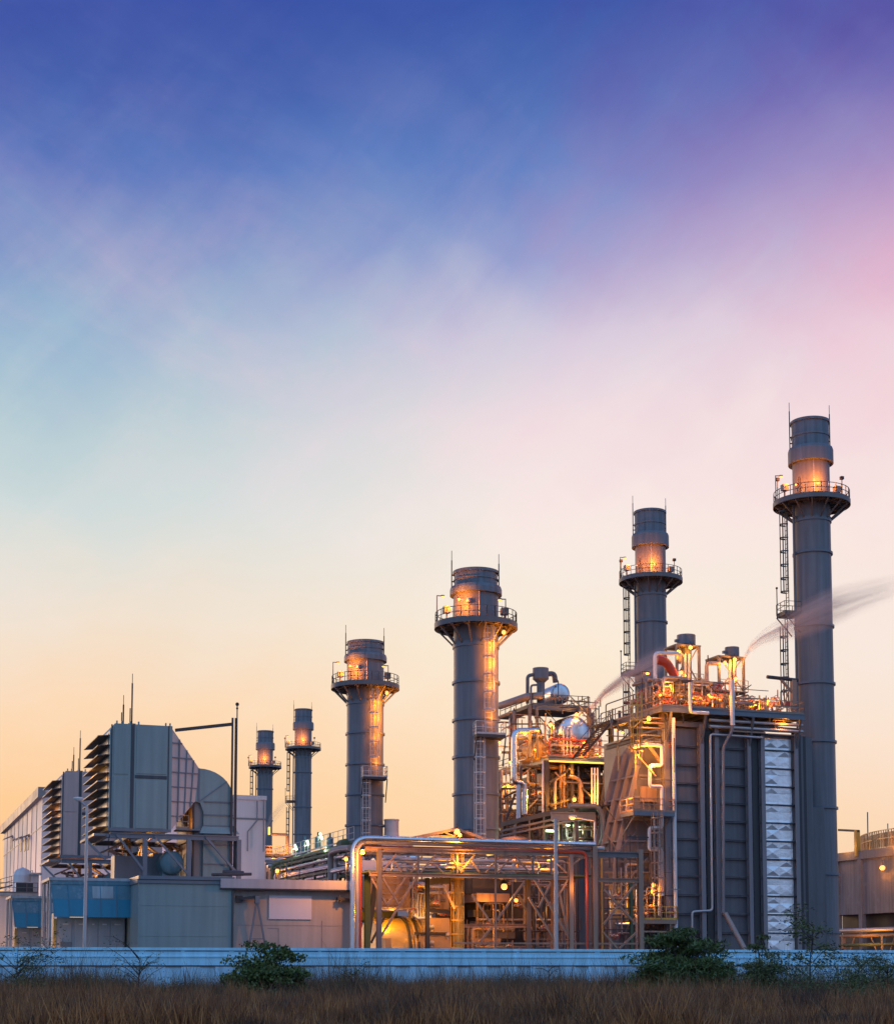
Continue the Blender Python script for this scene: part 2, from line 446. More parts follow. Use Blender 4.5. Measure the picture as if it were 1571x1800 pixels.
# ---------------------------------------------------------------- lamps
LIGHTS = {}
def light_data(power, col=(1.0, 0.44, 0.10), size=0.15):
    if col[0] > col[2] * 1.4: col = (col[0], col[1] * 0.74, col[2] * 0.2)
    k = (round(power * 1.5, 1), col, size)
    if k not in LIGHTS:
        l = bpy.data.lights.new('lamp_or_fill_light', 'POINT'); l.energy = k[0]; l.color = col; l.shadow_soft_size = size
        LIGHTS[k] = l
    return LIGHTS[k]
def add_light(root, p, power, col=(1.0, 0.44, 0.10), size=0.15):  # also places added fill lights that have no lamp
    o = bpy.data.objects.new('lamp_or_fill_light', light_data(power, col, size)); COL.objects.link(o)
    b = root['_base']; o.location = (p[0] - b[0], p[1] - b[1], p[2] - b[2]); o.parent = root
    return o
def lamp(root, p, power=200, r=0.15, off=(0, -0.25, -0.4), mount=None, glow='bulb', part='lamp', col=(1.0, 0.44, 0.10), topshade=True):
    """a well-glass lamp: shade, bulb, optional bracket from mount to the lamp"""
    p = Vector(p); m = MB()
    if topshade:
        m.lathe(p.x, p.y, [(0.05, p.z + r * 2.2), (r * 0.8, p.z + r * 1.6), (r * 1.5, p.z + r * 0.9), (r * 1.4, p.z + r * 0.8)], 14)
        m.tube([p + V(0, 0, r * 2.1), p + V(0, 0, r * 3)], 0.04, 6)
    if mount is not None:
        q = Vector(mount); m.beam(q, p + V(0, 0, r * 2.6), 0.07)
    if not m.v: m.tube([p + V(0, 0, r), p + V(0, 0, r * 2)], 0.05, 6)
    h = m.build(part, MT['dark'], root)
    MB().ball(p, r, 12, 8).build('bulb', MT[glow], h)
    if power: add_light(root, p + Vector(off), power, col)
    return h
def post_lamp(root, base, h, arm, power=120, r=0.14, part='lamp_post'):
    """thin post with a short arm and lamp head; arm is a vector"""
    base = Vector(base); top = base + V(0, 0, h); arm = Vector(arm)
    m = MB().tube([base, top, top + arm], 0.06, 6)
    e = top + arm; m.beam(e - arm * 0.3 + V(0, 0, 0.02), e + arm * 0.25 + V(0, 0, 0.02), 0.26, 0.10)
    o = m.build(part, MT['dark'], root)
    MB().ball(e - V(0, 0, 0.10), r, 10, 6, (1.4, 1, 0.6)).build('bulb', MT['bulb'], o)
    if power: add_light(root, e - V(0, 0, 0.45), power)
    return o

# ---------------------------------------------------------------- exhaust stacks
def build_stack(kind, base, D, label, group):
    """kind 'tall' (boiler stack) or 'short' (bypass stack)"""
    cx, cy = base
    k = D / F
    if kind == 'tall':
        zz = lambda py: DD(1430, py, D).z
        rs, rtop, rcol, rpl = 32.5 * k, 33.0 * k, 40 * k, 67.5 * k
        z_top, z_c1, z_c0, z_deck = zz(742), zz(790), zz(817), zz(885)
        z_ring0 = zz(917); rings = [975, 1103, 1204, 1306, 1422, 1538, 1640]
    else:
        zz = lambda py: DD(838, py, D).z
        rs, rtop, rcol, rpl = 39.7 * k, 38.8 * k, 46.5 * k, 73.5 * k
        z_top, z_c1, z_c0, z_deck = zz(1006), zz(1034), zz(1048), zz(1100)
        z_ring0 = zz(1137); rings = [1202, 1268, 1333, 1398, 1459, 1525, 1590]
    root = thing('exhaust_stack', label, 'chimney', (cx, cy, 0), group)
    MB().lathe(cx, cy, [(rs, 0), (rs, z_deck), (rs * 1.01, z_deck), (rs * 1.01, z_c0 + 0.3)], 64).build('shell', MT['stack'], root)
    t = MB().lathe(cx, cy, [(rtop, z_c1 - 0.2), (rtop, z_top - 0.25), (rtop + 0.12, z_top - 0.25), (rtop + 0.12, z_top),
                            (rtop - 0.12, z_top), (rtop - 0.12, z_c1)], 64)
    t.lathe(cx, cy, [(rtop, z_top - (z_top - z_c1) * 0.52), (rtop + 0.07, z_top - (z_top - z_c1) * 0.52), (rtop + 0.07, z_top - (z_top - z_c1) * 0.6), (rtop, z_top - (z_top - z_c1) * 0.6)], 64)
    t.build('stack_mouth', MT['collar'], root)
    MB().lathe(cx, cy, [(rs, z_c0 + 0.05), (rcol, z_c0), (rcol, z_c1 - 0.25), (rcol - 0.08, z_c1), (rtop, z_c1 + 0.1)], 64).build('wind_collar', MT['collar'], root)
    for py in rings:
        z = zz(py)
        MB().lathe(cx, cy, [(rs, z - 0.11), (rs + 0.16, z - 0.11), (rs + 0.16, z + 0.11), (rs, z + 0.11)], 64).build('stiffener_ring', MT['frame'], root)
    MB().lathe(cx, cy, [(rs, z_ring0 - 0.22), (rs + 0.10, z_ring0 - 0.22), (rs + 0.10, z_ring0 + 0.22), (rs, z_ring0 + 0.22)], 64).build('stiffener_ring', MT['frame'], root)
    # platform
    pl = MB().lathe(cx, cy, [(rs, z_deck - 0.12), (rpl, z_deck - 0.12), (rpl, z_deck - 0.38), (rpl + 0.04, z_deck - 0.38), (rpl + 0.04, z_deck + 0.12), (rpl - 0.04, z_deck + 0.12), (rpl - 0.04, z_deck), (rs, z_deck)], 48)
    for i in range(14):
        an = 2 * math.pi * i / 14; c, s_ = math.cos(an), math.sin(an)
        pl.beam((cx + rs * c, cy + rs * s_, z_deck - 0.26), (cx + rpl * c, cy + rpl * s_, z_deck - 0.26), 0.12, 0.24)
    pl.lathe(cx, cy, [((rs + rpl) / 2 - 0.06, z_deck - 0.14), ((rs + rpl) / 2 - 0.06, z_deck - 0.34), ((rs + rpl) / 2 + 0.06, z_deck - 0.34), ((rs + rpl) / 2 + 0.06, z_deck - 0.14)], 48)
    plat = pl.build('service_platform', MT['steel'], root)
    pts = [V(cx + (rpl - 0.05) * math.cos(2 * math.pi * i / 30), cy + (rpl - 0.05) * math.sin(2 * math.pi * i / 30), z_deck) for i in range(30)]
    MB().railing(pts, 1.1, 1.6, 0.055, True, False).build('railing', MT['rail'], plat)
    for i in range(14):
        an = 2 * math.pi * (i + 0.25) / 14; c, s_ = math.cos(an), math.sin(an)
        MB().beam((cx + (rpl - 0.15) * c, cy + (rpl - 0.15) * s_, z_deck - 0.35), (cx + rs * c, cy + rs * s_, z_ring0), 0.13).build('bracket', MT['rail'], plat)
    toc = V(-cx, -cy, 0).normalized(); rt = V(CU, -SU, 0)
    def at(off, rad, z):      # off in -1..1 across the visible front
        d = toc * math.sqrt(max(0, 1 - off * off)) + rt * off
        return V(cx + d.x * rad, cy + d.y * rad, z), d
    # lightning rods
    for off, dz in ((-1.0, 2.0), (0.95, 1.5)):
        p, d = at(off, rtop + 0.22, z_c1)
        MB().tube([p, V(p.x, p.y, z_top + dz - 0.9)], 0.055, 6).tube([V(p.x, p.y, z_top + dz - 0.9), V(p.x, p.y, z_top + dz)], 0.03, 6)\
            .beam(p - d * 0.25 + V(0, 0, 1.2), p + V(0, 0, 1.2), 0.12).beam(p - d * 0.3 + V(0, 0, 0.6), p + V(0, 0, 0.6), 0.10).build('lightning_rod', MT['dark'], root)
    # lamp posts on the platform
    p, d = at(-0.98, rpl - 0.15, z_deck); post_lamp(root, p, 2.6, rt * 0.55 - V(0, 0, 0.02), 0)
    p, d = at(0.75, rpl - 0.2, z_deck)
    if kind == 'short': post_lamp(root, p, 1.9, rt * -0.5, 0)
    # boxes on the platform
    for off, dz in ((-0.82, 0.75), (0.80, 0.55)):
        p, d = at(off, rpl - 0.55, z_deck)
        m = MB().box(p.x - 0.3, p.y - 0.3, p.z + dz, p.x + 0.3, p.y + 0.3, p.z + dz + 0.6).beam(p, p + V(0, 0, dz), 0.1)
        m.build('junction_box', MT['hood'], root)
    p, d = at(0.15, rs + 0.05, z_deck + 0.2)
    MB().tube([p, V(p.x, p.y, z_c0)], 0.05, 6).build('conduit', MT['galv'], root)
    if kind == 'tall':
        d = (-rt * 0.97 + toc * 0.22).normalized(); c0 = V(cx, cy, 0) + d * (rs + 0.95)
        zl = zz(1082)
        MB().ladder(V(c0.x, c0.y, zl), z_deck, d).build('ladder', MT['dark'], root)
        MB().cage(V(c0.x, c0.y, 0), zl + 2.2, z_deck - 1.0, d, 0.42).build('safety_cage', MT['dark'], root)
        c1 = c0 + d * 0.0 + Vector((-d.y, d.x, 0)) * -0.4
        MB().ladder(V(c1.x, c1.y, zz(1262)), zl, d).build('ladder', MT['dark'], root)
        MB().cage(V(c1.x, c1.y, 0), zz(1240), zl - 1.2, d, 0.42).build('safety_cage', MT['dark'], root)
        q = V(cx, cy, 0) + d * (rs + 0.9); x = V(-d.y, d.x, 0)
        cs = [q + x * sx + d * sd for sx, sd in ((-1.0, -0.9), (-1.0, 0.8), (1.0, 0.8), (1.0, -0.9))]
        m = MB().poly([V(c.x, c.y, zl - 0.25) for c in cs], (0, 0, 0.25))
        for c in (cs[1], cs[2]): m.beam(V(c.x, c.y, zl - 0.2), V(c.x, c.y, zl - 2.0) - d * 1.6, 0.09)
        lp = m.build('landing', MT['dark'], root)
        MB().railing([V(c.x, c.y, zl) for c in cs], 1.1, 1.2, 0.05).build('railing', MT['dark'], lp)
        q = q + d * 0.9 - x * 0.6
        MB().tube([V(q.x, q.y, zl - 0.4), V(q.x, q.y, zl + 2.6)], 0.05, 6).ball((q.x, q.y, zl + 2.7), 0.12).build('marker_post', MT['dark'], root)
        # conduit pipe up the left side
        e, _ = at(-0.93, rs + 0.14, 0)
        MB().tube([V(e.x, e.y, 2), V(e.x, e.y, z_deck - 0.4)], 0.13, 8).build('riser_pipe', MT['stack'], root)
        # lamps lighting the upper shell
        p, d = at(0.72, rs + 0.35, zz(812)); lamp(root, p, 0, 0.17, mount=p - d * 0.4)
        for off, pw in ((-0.66, 150), (0.30, 230)):
            p, d = at(off, rs + 0.55, z_deck + 1.35); add_light(root, p + d * 0.75 + V(0, 0, 0.3), pw * 1.7, (1.0, 0.33, 0.04), 0.35)
            MB().beam(p - d * 0.5 - V(0, 0, 1.2), p - d * 0.5 + V(0, 0, 0.9), 0.07).build('instrument_pipe', MT['dark'], root)
            MB().ball(p - d * 0.1 + V(0, 0, 0.05), 0.10).build('lamp', MT['bulb'], root)
        for off in (-0.9, 0.82):
            p, d = at(off, rpl - 0.05, z_deck)
            MB().beam(p, p + V(0, 0, 1.9), 0.06).box(p.x - .16, p.y - .16, p.z + 1.8, p.x + .16, p.y + .16, p.z + 2.1).build('beacon', MT['dark'], root)
    else:
        p, d = at(-0.55, rs + 0.7, z_deck + 1.7); add_light(root, p + d * 0.7, 560, (1.0, 0.33, 0.04), 0.35)
        MB().ball(p + V(0, 0, 0.2), 0.10).beam(p + V(0, 0, 0.2), p - d * 0.7 + V(0, 0, 0.3), 0.05).build('lamp', MT['bulb'], root)
        p, d = at(-0.30, rs + 0.2, z_c0 - 0.9); MB().ball(p, 0.24).build('gauge', MT['galv'], root)
        # upper ladder with cage, bulb below the platform, glow from added fill lights
        c0, d = at(0.44, rs + 0.45, 0)
        zl = zz(1300)
        MB().ladder(V(c0.x, c0.y, zl), z_deck, d, 0.65).build('ladder', MT['galv'], root)
        MB().cage(V(c0.x, c0.y, 0), zl + 2.3, z_deck - 0.6, d, 0.5, 1.6).build('safety_cage', MT['galv'], root)
        p, d = at(0.80, rs + 1.1, z_deck - 1.0); lamp(root, p, 0, 0.2, mount=p + V(0, 0, 0.8))
        for dz, pw in ((2.2, 360), (3.8, 360), (5.8, 260), (8.6, 130)):
            p, d = at(0.66, rs + 1.05, z_deck - dz); add_light(root, p, pw, (1.0, 0.36, 0.03), 0.4)
        # landing and lower caged ladder
        c1, d1 = at(0.20, rs + 0.1, zl - 0.25); x = V(-d1.y, d1.x, 0)
        if x.dot(rt) < 0: x = -x
        cs = [c1 - x * 0.7, c1 - x * 0.7 + d1 * 1.5, c1 + x * 2.0 + d1 * 1.2, c1 + x * 2.0 - d1 * 0.6]
        m = MB().poly(cs, (0, 0, 0.25))
        for c in cs[1:3]: m.beam(c, c - V(0, 0, 2.4) - d1 * 1.3, 0.10)
        lp = m.build('landing', MT['dark'], root)
        MB().railing([c + V(0, 0, 0.25) for c in cs], 1.15, 0.9, 0.06).build('railing', MT['galv'], lp)
        c2, d2 = at(0.12, rs + 0.45, 0)
        MB().ladder(V(c2.x, c2.y, 2), zl + 1.0, d2, 0.65).build('ladder', MT['galv'], root)
        MB().cage(V(c2.x, c2.y, 0), 5, zl, d2, 0.5, 1.36).build('safety_cage', MT['galv'], root)
    return root

PITCH_B = 33.8
tall = build_stack('tall', (86.9, 133.0), 154.7, 'tallest grey boiler stack at the right, behind the drifting steam', 'tall boiler exhaust stacks')
tall2 = copy_tree(tall); move_plant(tall2, -0.4, PITCH_B)
tall2['label'] = 'grey boiler stack rising behind the lit roof pipework, second tallest'
for lb, a_, b_ in (('slim grey far stack directly right of the leftmost stack', 85.6, 324), ('leftmost and farthest grey stack, beside the pale hall corner', 85.4, 357.3)):
    t3 = copy_tree(tall); move_plant(t3, a_ - 86.9, b_ - 133.0); t3['label'] = lb
short = build_stack('short', (51.2, 133.0), 142.5, 'thick grey bypass stack in the middle with orange lit ladder, nearest and widest', 'short bypass stacks')
short2 = copy_tree(short); move_plant(short2, -0.1, PITCH_B)
short2['label'] = 'second bypass stack with orange lit ladder, above the pipe rack corner'

# ---------------------------------------------------------------- ground, perimeter wall
def build_ground():
    me = bpy.data.meshes.new('ground')
    n = 60; xs = np.linspace(-1, 1, n); s = 2500
    g = np.sign(xs) * np.abs(xs) ** 3 * s
    vs = [(x, y + 100, 0) for y in g for x in g]
    fs = [(j * n + i, j * n + i + 1, (j + 1) * n + i + 1, (j + 1) * n + i) for j in range(n - 1) for i in range(n - 1)]
    me.from_pydata(vs, [], fs); me.materials.append(MT['soil'])
    o = bpy.data.objects.new('ground', me); COL.objects.link(o); tag(o, 'flat dry brown earth under the whole plant', 'ground', kind='structure')
build_ground()

WB = 81.0
def build_perimeter():
    a0 = B(-60, 1698, WB).x; a1 = B(1640, 1698, WB).x
    root = thing('perimeter_wall', 'long low pale blue perimeter wall behind the dry grass', 'wall', ((a0 + a1) / 2, WB, 0))
    ztop = B(785, 1668, WB).z
    zl = B(785, 1698, WB).z
    MB().box(a0, WB, zl + 0.02, a1, WB + 0.25, ztop - 0.14).build('upper_panels', MT['fence'], root)
    MB().box(a0, WB - 0.07, ztop - 0.14, a1, WB + 0.32, ztop).build('coping', MT['fence'], root)
    MB().box(a0, WB - 0.05, zl + 0.42, a1, WB + 0.0, zl + 0.50).build('ledge', MT['fence'], root)
    m = MB(); x = a0
    m.box(a0, WB - 0.035, zl - 0.05, a1, WB + 0.2, zl + 0.02)
    m.build('joint_line', MT['line'], root)
    MB().box(a0, WB + 0.05, 0, a1, WB + 0.3, zl - 0.05).build('lower_panels', MT['fence2'], root)
    x = a0
    while x < a1:
        MB().box(x, WB - 0.02, 0, x + 0.95, WB + 0.1, zl - 0.05).build('pilaster', MT['fence2'], root)
        x += 1.75
    x = a0 + 0.4; rnd = random.Random(3)
    while x < a1:
        l = rnd.uniform(1.6, 2.3)
        MB().box(x, WB - 0.004, ztop - 0.20, x + l, WB + 0.1, ztop - 0.165).build('coping_joint', MT['line'], root); x += l + rnd.uniform(0.15, 0.35)
build_perimeter()

# ---------------------------------------------------------------- air intake filter houses
def build_filter(label, group):
    b0 = 129.9; b1 = b0 + 9.2
    nl = B(190, 1458, b0); a0 = nl.x; z0 = nl.z
    z1 = B(191, 1271, b0).z; a1 = B(301.5, 1400, b0).x
    root = thing('air_intake_house', label, 'air intake', (a0, b0, z0 - 6.5), group)
    body = MB().poly([V(a0, b0, z0), V(a1, b0, z0), V(a1, b0, z1), V(a0 + 0.4, b0, z1), V(a0, b0, z1 - 0.6)], (0, b1 - b0, 0)).build('filter_housing', MT['filt'], root)
    am = B(232, 1400, b0).x
    # framed access panels on the front face
    def panel(xa, xb, za, zb): MB().box(xa, b0 - 0.05, za, xb, b0 + 0.05, zb).build('access_panel', MT['filt'], root, bevel=0.02)
    zm = z0 + (z1 - z0) * 0.51
    panel(a0 + 0.35, am - 0.35, z0 + 0.15, zm - 0.1); panel(a0 + 0.35, am - 0.35, zm + 0.1, z1 - 0.3)
    panel(am + 0.3, a1 - 0.45, z0 + 0.15, zm - 0.35); panel(am + 0.3, a1 - 0.45, zm + 0.2, z1 - 0.25)
    for xa, xb, za, zb in ((am - 0.16, am + 0.13, z0 + 0.1, z1 - 0.02), (am + 0.2, a1 - 0.4, zm - 0.2, zm + 0.08), (a0 + 0.10, a0 + 0.22, z0, z1 - 0.1), (a1 - 0.35, a1 - 0.25, z0, z1)):
        MB().box(xa, b0 - 0.025, za, xb, b0 + 0.02, zb).build('seam_strip', MT['seam'], root)
    MB().box(a0 - 0.02, b0 - 0.04, z0 - 0.12, a1, b0 + 0.06, z0 + 0.12).build('bottom_rail', MT['frame'], root)
    for x in (a0 + 0.6, a0 + 1.0, am - .2, am + .5, a1 - 0.5, a1 - 0.15):
        MB().box(x - 0.06, b0 + 0.3, z1, x + 0.06, b0 + 0.5, z1 + 0.28).build('lifting_lug', MT['filt'], root)
    # rain hoods along the left face
    zs = [1291, 1308, 1325, 1341, 1357, 1386, 1402, 1419, 1435, 1452]
    face = MB().box(a0 - 0.06, b0 + 0.5, z0 + 0.2, a0 + 0.02, b1 - 0.3, z1 - 0.8).build('filter_bank', MT['filt'], root)
    rnd = random.Random(5)
    for py in zs:
        z = B(186, py, b0).z
        d = 0.95
        m = MB().poly([V(a0 - 0.02, b0 + 0.1, z), V(a0 - d, b0 + 0.1, z - 0.10), V(a0 - d, b0 + 0.1, z - 0.17), V(a0 - 0.02, b0 + 0.1, z - 0.07)], (0, b1 - b0 - 0.2, 0))
        m.build('rain_hood', MT['hoodd'], root)
    zc = B(186, 1372, b0).z
    MB().box(a0 - 0.9, b0 + 0.2, zc - 0.1, a0, b1 - 0.2, zc).build('catwalk', MT['hood'], root)
    zc = B(186, 1465, b0).z
    cw = MB().box(a0 - 1.1, b0 + 0.2, zc - 0.2, a0, b1 - 0.2, zc).build('catwalk', MT['hood'], root)
    add_light(root, (a0 - 1.4, b0 + 0.8, zc + 0.2), 45, (1.0, 0.5, 0.16), 0.2)
    add_light(root, (a0 - 1.5, b0 + 4.0, z0 + 4.6), 60, (1.0, 0.5, 0.16), 0.2)
    # lightning rods
    for xr, yb, pt in ((B(233.5, 1268, b0).x, b0 + 0.6, 1186), (a0 + 1.5, b0 + 3.0, 1216)):
        zt = B(233, pt, b0 + 1).z
        MB().tube([V(xr, yb, z1), V(xr, yb, zt - 0.8)], 0.07, 6).tube([V(xr, yb, zt - 0.8), V(xr, yb, zt)], 0.03, 5).tube([V(xr - 0.14, yb, z1), V(xr - 0.14, yb, z1 + 1.4)], 0.05, 6)\
            .box(xr - .3, yb - .2, z1, xr + .3, yb + .2, z1 + .12).build('lightning_rod', MT['dark'], root)
    # ribbed transition
    f1 = b0 + 0.9
    t0t = z1 - 0.15; t0b = z0 + 0.05
    at_ = B(350, 1351, f1); ab = B(343, 1409, f1)
    ax = at_.x; zt1, zb1 = at_.z, ab.z
    bi = b0 + 0.25
    pts = [V(a1, bi, t0b), V(ab.x, f1, zb1), V(ax, f1, zt1), V(a1, bi, t0t)]
    back = [V(p.x, b1 - (p.y - b0), p.z) for p in pts]
    tr = MB(); tr.add(pts + back, [(0, 1, 2, 3), (7, 6, 5, 4), (3, 2, 6, 7), (1, 0, 4, 5)])
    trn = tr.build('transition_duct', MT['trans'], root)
    def onT(u, v):   # u along, v up
        lo = pts[0].lerp(pts[1], u); hi = pts[3].lerp(pts[2], u); return lo.lerp(hi, v) + V(0, -0.05, 0)
    class _T:
        def beam(s, *a):
            MB().beam(*a).build('duct_rib', MT['frame'], trn)
    m = _T()
    for u in (0.28, 0.55, 0.80): m.beam(onT(u, 0), onT(u, 1), 0.09, 0.12)
    for zz_ in [t0b + (t0t - t0b) * i / 7 for i in range(1, 7)]:
        def zat(u):
            lo = t0b + (zb1 - t0b) * u; hi = t0t + (zt1 - t0t) * u; return lo, hi
        us = [u / 40 for u in range(41) if zat(u / 40)[0] <= zz_ <= zat(u / 40)[1]]
        if us:
            u0, u1 = us[0], us[-1]
            def pt(u):
                lo, hi = zat(u); return onT(u, (zz_ - lo) / (hi - lo))
            m.beam(pt(u0), pt(u1), 0.08, 0.09)
    # elbow and down duct
    bb = b1 - (f1 - b0)
    ao = B(410, 1400, f1).x; z_el = B(410, 1405, f1).z
    outer = []
    for i in range(11):
        an = math.pi / 2 * i / 10
        outer.append(V(ax + (ao - ax) * math.sin(an), f1, z_el + (zt1 - z_el) * math.cos(an)))
    zfl0 = B(400, 1452, f1).z; zfl1 = B(400, 1467, f1).z; zbot = B(385, 1545, f1).z
    ai = B(358, 1420, f1).x
    prof = [V(ab.x + 0.0, f1, zb1)] + [V(ax, f1, zt1)] + outer[1:] + [V(ao, f1, zbot), V(ai, f1, zbot), V(ai, f1, zb1 - 0.9), V(ai - 0.3, f1, zb1 - 0.1)]
    MB().poly(prof, (0, bb - f1, 0)).build('elbow_duct', MT['filt'], root)
    class _R:
        def beam(s, *a):
            MB().beam(*a).build('duct_rib', MT['frame'], root)
    ml = _R()
    ml.beam(V(ax, f1 - 0.03, zb1), V(ax, f1 - 0.03, zt1), 0.14, 0.08)
    ml.beam(V(ax + 0.05, f1 - 0.03, zb1), outer[6] + V(0, -0.03, 0), 0.05, 0.06)
    for py in (1411, 1434, 1453, 1486, 1520): ml.beam(V(ai, f1 - 0.04, B(400, py, f1).z), V(ao, f1 - 0.04, B(400, py, f1).z), 0.1, 0.1)
    MB().poly([V(ai, f1 - 0.02, zfl0), V(ao + 0.02, f1 - 0.02, zfl0), V(ao + 0.5, f1 - 0.35, zfl1), V(ai - 0.4, f1 - 0.35, zfl1)], (0, 0.3, 0)).build('duct_skirt', MT['filt'], root)
    MB().box(ai - 0.85, f1 + 0.35, zbot, ai - 0.01, bb, zb1 + 0.1).build('side_duct', MT['hood'], root)
    for yb in (f1 + 0.3, f1 + 2.6): MB().beam(V(ai - 0.8, yb, zbot), V(ai - 0.8, yb, zb1 + 0.2), 0.16).build('side_stiffener', MT['dark'], root)
    # steel support
    zf = B(200, 1464, b0).z
    aL = B(158, 1462, b0).x; aR = B(420, 1470, b0).x
    bt = B(300, 1540, b0).z
    MB().ibeam(V(aL + 1.6, b0 + 0.1, zf - 0.2), V(aR, b0 + 0.1, zf - 0.2), 0.3, 0.42, 0.08).build('main_beam', MT['frame'], root)
    MB().ibeam(V(aL + 1.6, b1 - 0.2, zf - 0.2), V(aR, b1 - 0.2, zf - 0.2), 0.3, 0.42, 0.08).build('main_beam', MT['frame'], root)
    for x in np.linspace(a0, aR - 0.2, 7): MB().beam(V(x, b0 + 0.1, zf - 0.22), V(x, b1, zf - 0.22), 0.2, 0.3).build('cross_beam', MT['frame'], root)
    for px in (255, 332, 420):
        x = B(px, 1500, b0).x
        for yb in (b0 + 0.1, b1 - 0.3):
            MB().ibeam(V(x, yb, bt - 3.5), V(x, yb, zf - 0.3), 0.36, 0.36, 0.07, up=(0, 1, 0)).build('leg', MT['frame'], root)
    for p0, p1 in (((205, 1467), (252, 1530)), ((272, 1470), (330, 1537)), ((362, 1472), (419, 1538)), ((152, 1478), (186, 1512))):
        MB().beam(B(*p0, b0 - 0.05), B(*p1, b0 - 0.05), 0.17).build('brace', MT['frame'], root)
    for p0, p1 in (((325, 1470), (262, 1540)), ((405, 1470), (345, 1540))):
        MB().beam(B(*p0, b1 - 0.3), B(*p1, b1 - 0.3), 0.16).build('brace', MT['dark'], root)
    # equipment under the housing
    for px, w_, h_ in ((235, 3.2, 3.0), (285, 1.6, 3.4)):
        q = B(px, 1540, b0 + 3); MB().box(q.x - w_ / 2, b0 + 3, q.z - 2, q.x + w_ / 2, b0 + 5, q.z + h_ * 0.55).build('plenum_box', MT['frame'], root)
    q = B(303, 1512, b0 + 2.0); r_ = 13 * 131 / F
    mdt = MB(); mdt.tube([V(q.x - 0.2, b0 + 1.2, q.z - 0.3), V(q.x - 0.2, b0 + 5, q.z - 0.3)], 1.0, 20); mdt.dome((q.x - 0.2, b0 + 1.2, q.z - 0.3), 1.0, (0, -1, 0), 0.4)
    mdt.box(q.x - 0.9, b0 + 1.5, bt - 3, q.x + 0.5, b0 + 4.5, q.z - 1.0); mdt.build('lube_tank', MT['teal'], root)
    rnd = random.Random(11)
    for i in range(14):
        px = rnd.uniform(200, 345); x = B(px, 1500, b0 + 5).x; y = b0 + rnd.uniform(4, 8)
        MB().tube([V(x, y, bt - 3), V(x, y, zf - rnd.uniform(0.4, 1.8)), V(x + rnd.uniform(-2, 2), y, zf - rnd.uniform(0.4, 1.8))], rnd.uniform(0.06, 0.16), 8, R_=0.3).build('pipe', MT[rnd.choice(['pipe2', 'dark', 'pipe'])], root)
    add_light(root, (a0 + 4, b0 + 4.5, zf - 1.2), 60); add_light(root, (a0 + 11, b0 + 5, zf - 1.2), 60)
    # small railed platform at the duct, with an added light and no lamp
    q0, q1 = B(312, 1457, b0 + 0.5), B(352, 1457, b0 + 0.5)
    pf = MB().box(q0.x, b0 + 0.4, q0.z - 0.12, q1.x, b0 + 2.2, q0.z).build('service_platform', MT['frame'], root)
    MB().railing([V(q0.x - .1, b0 + 0.5, q0.z), V(q0.x + 0.9, b0 + 0.5, q0.z)], 1.1, 0.5, 0.05).build('railing', MT['rack'], pf)
    add_light(root, (q0.x + 0.8, b0 + 1.6, q0.z + 0.5), 22)
    return root
f1 = build_filter('front grey air intake house with rain hoods and curved down duct, nearer of two', 'turbine air intake houses')
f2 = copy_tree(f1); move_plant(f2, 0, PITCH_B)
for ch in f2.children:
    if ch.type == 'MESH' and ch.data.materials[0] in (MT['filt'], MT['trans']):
        ch.data = ch.data.copy(); ch.data.materials[0] = MT['filt2']  # recoloured to carry the pinkish light on the rear house
f2['label'] = 'rear air intake house with rain hoods, between the pale hall and the front one'

# jib mast beside the elbow duct
def build_mast():
    b = 130.5
    p = B(405.5, 1540, b); zt = B(405.5, 1262, b).z
    root = thing('jib_mast', 'tall twin mast with a sloping arm beside the curved intake duct', 'mast', (p.x, p.y, p.z))
    MB().beam(p, V(p.x, p.y, zt), 0.16).build('post', MT['dark'], root)
    MB().beam(p + V(0.26, 0, 0), V(p.x + 0.26, p.y, zt), 0.13).build('post', MT['dark'], root)
    MB().beam(V(p.x, p.y, B(405, 1273, b).z), B(308, 1284, b), 0.22, 0.26).build('arm', MT['dark'], root)
    q = B(413.5, 1540, b); zq = B(413.5, 1238, b).z
    MB().tube([q, V(q.x, q.y, zq)], 0.055, 6).ball((q.x, q.y, zq), 0.16).ball((q.x, q.y, zq - 0.35), 0.1).build('antenna', MT['dark'], root)
build_mast()

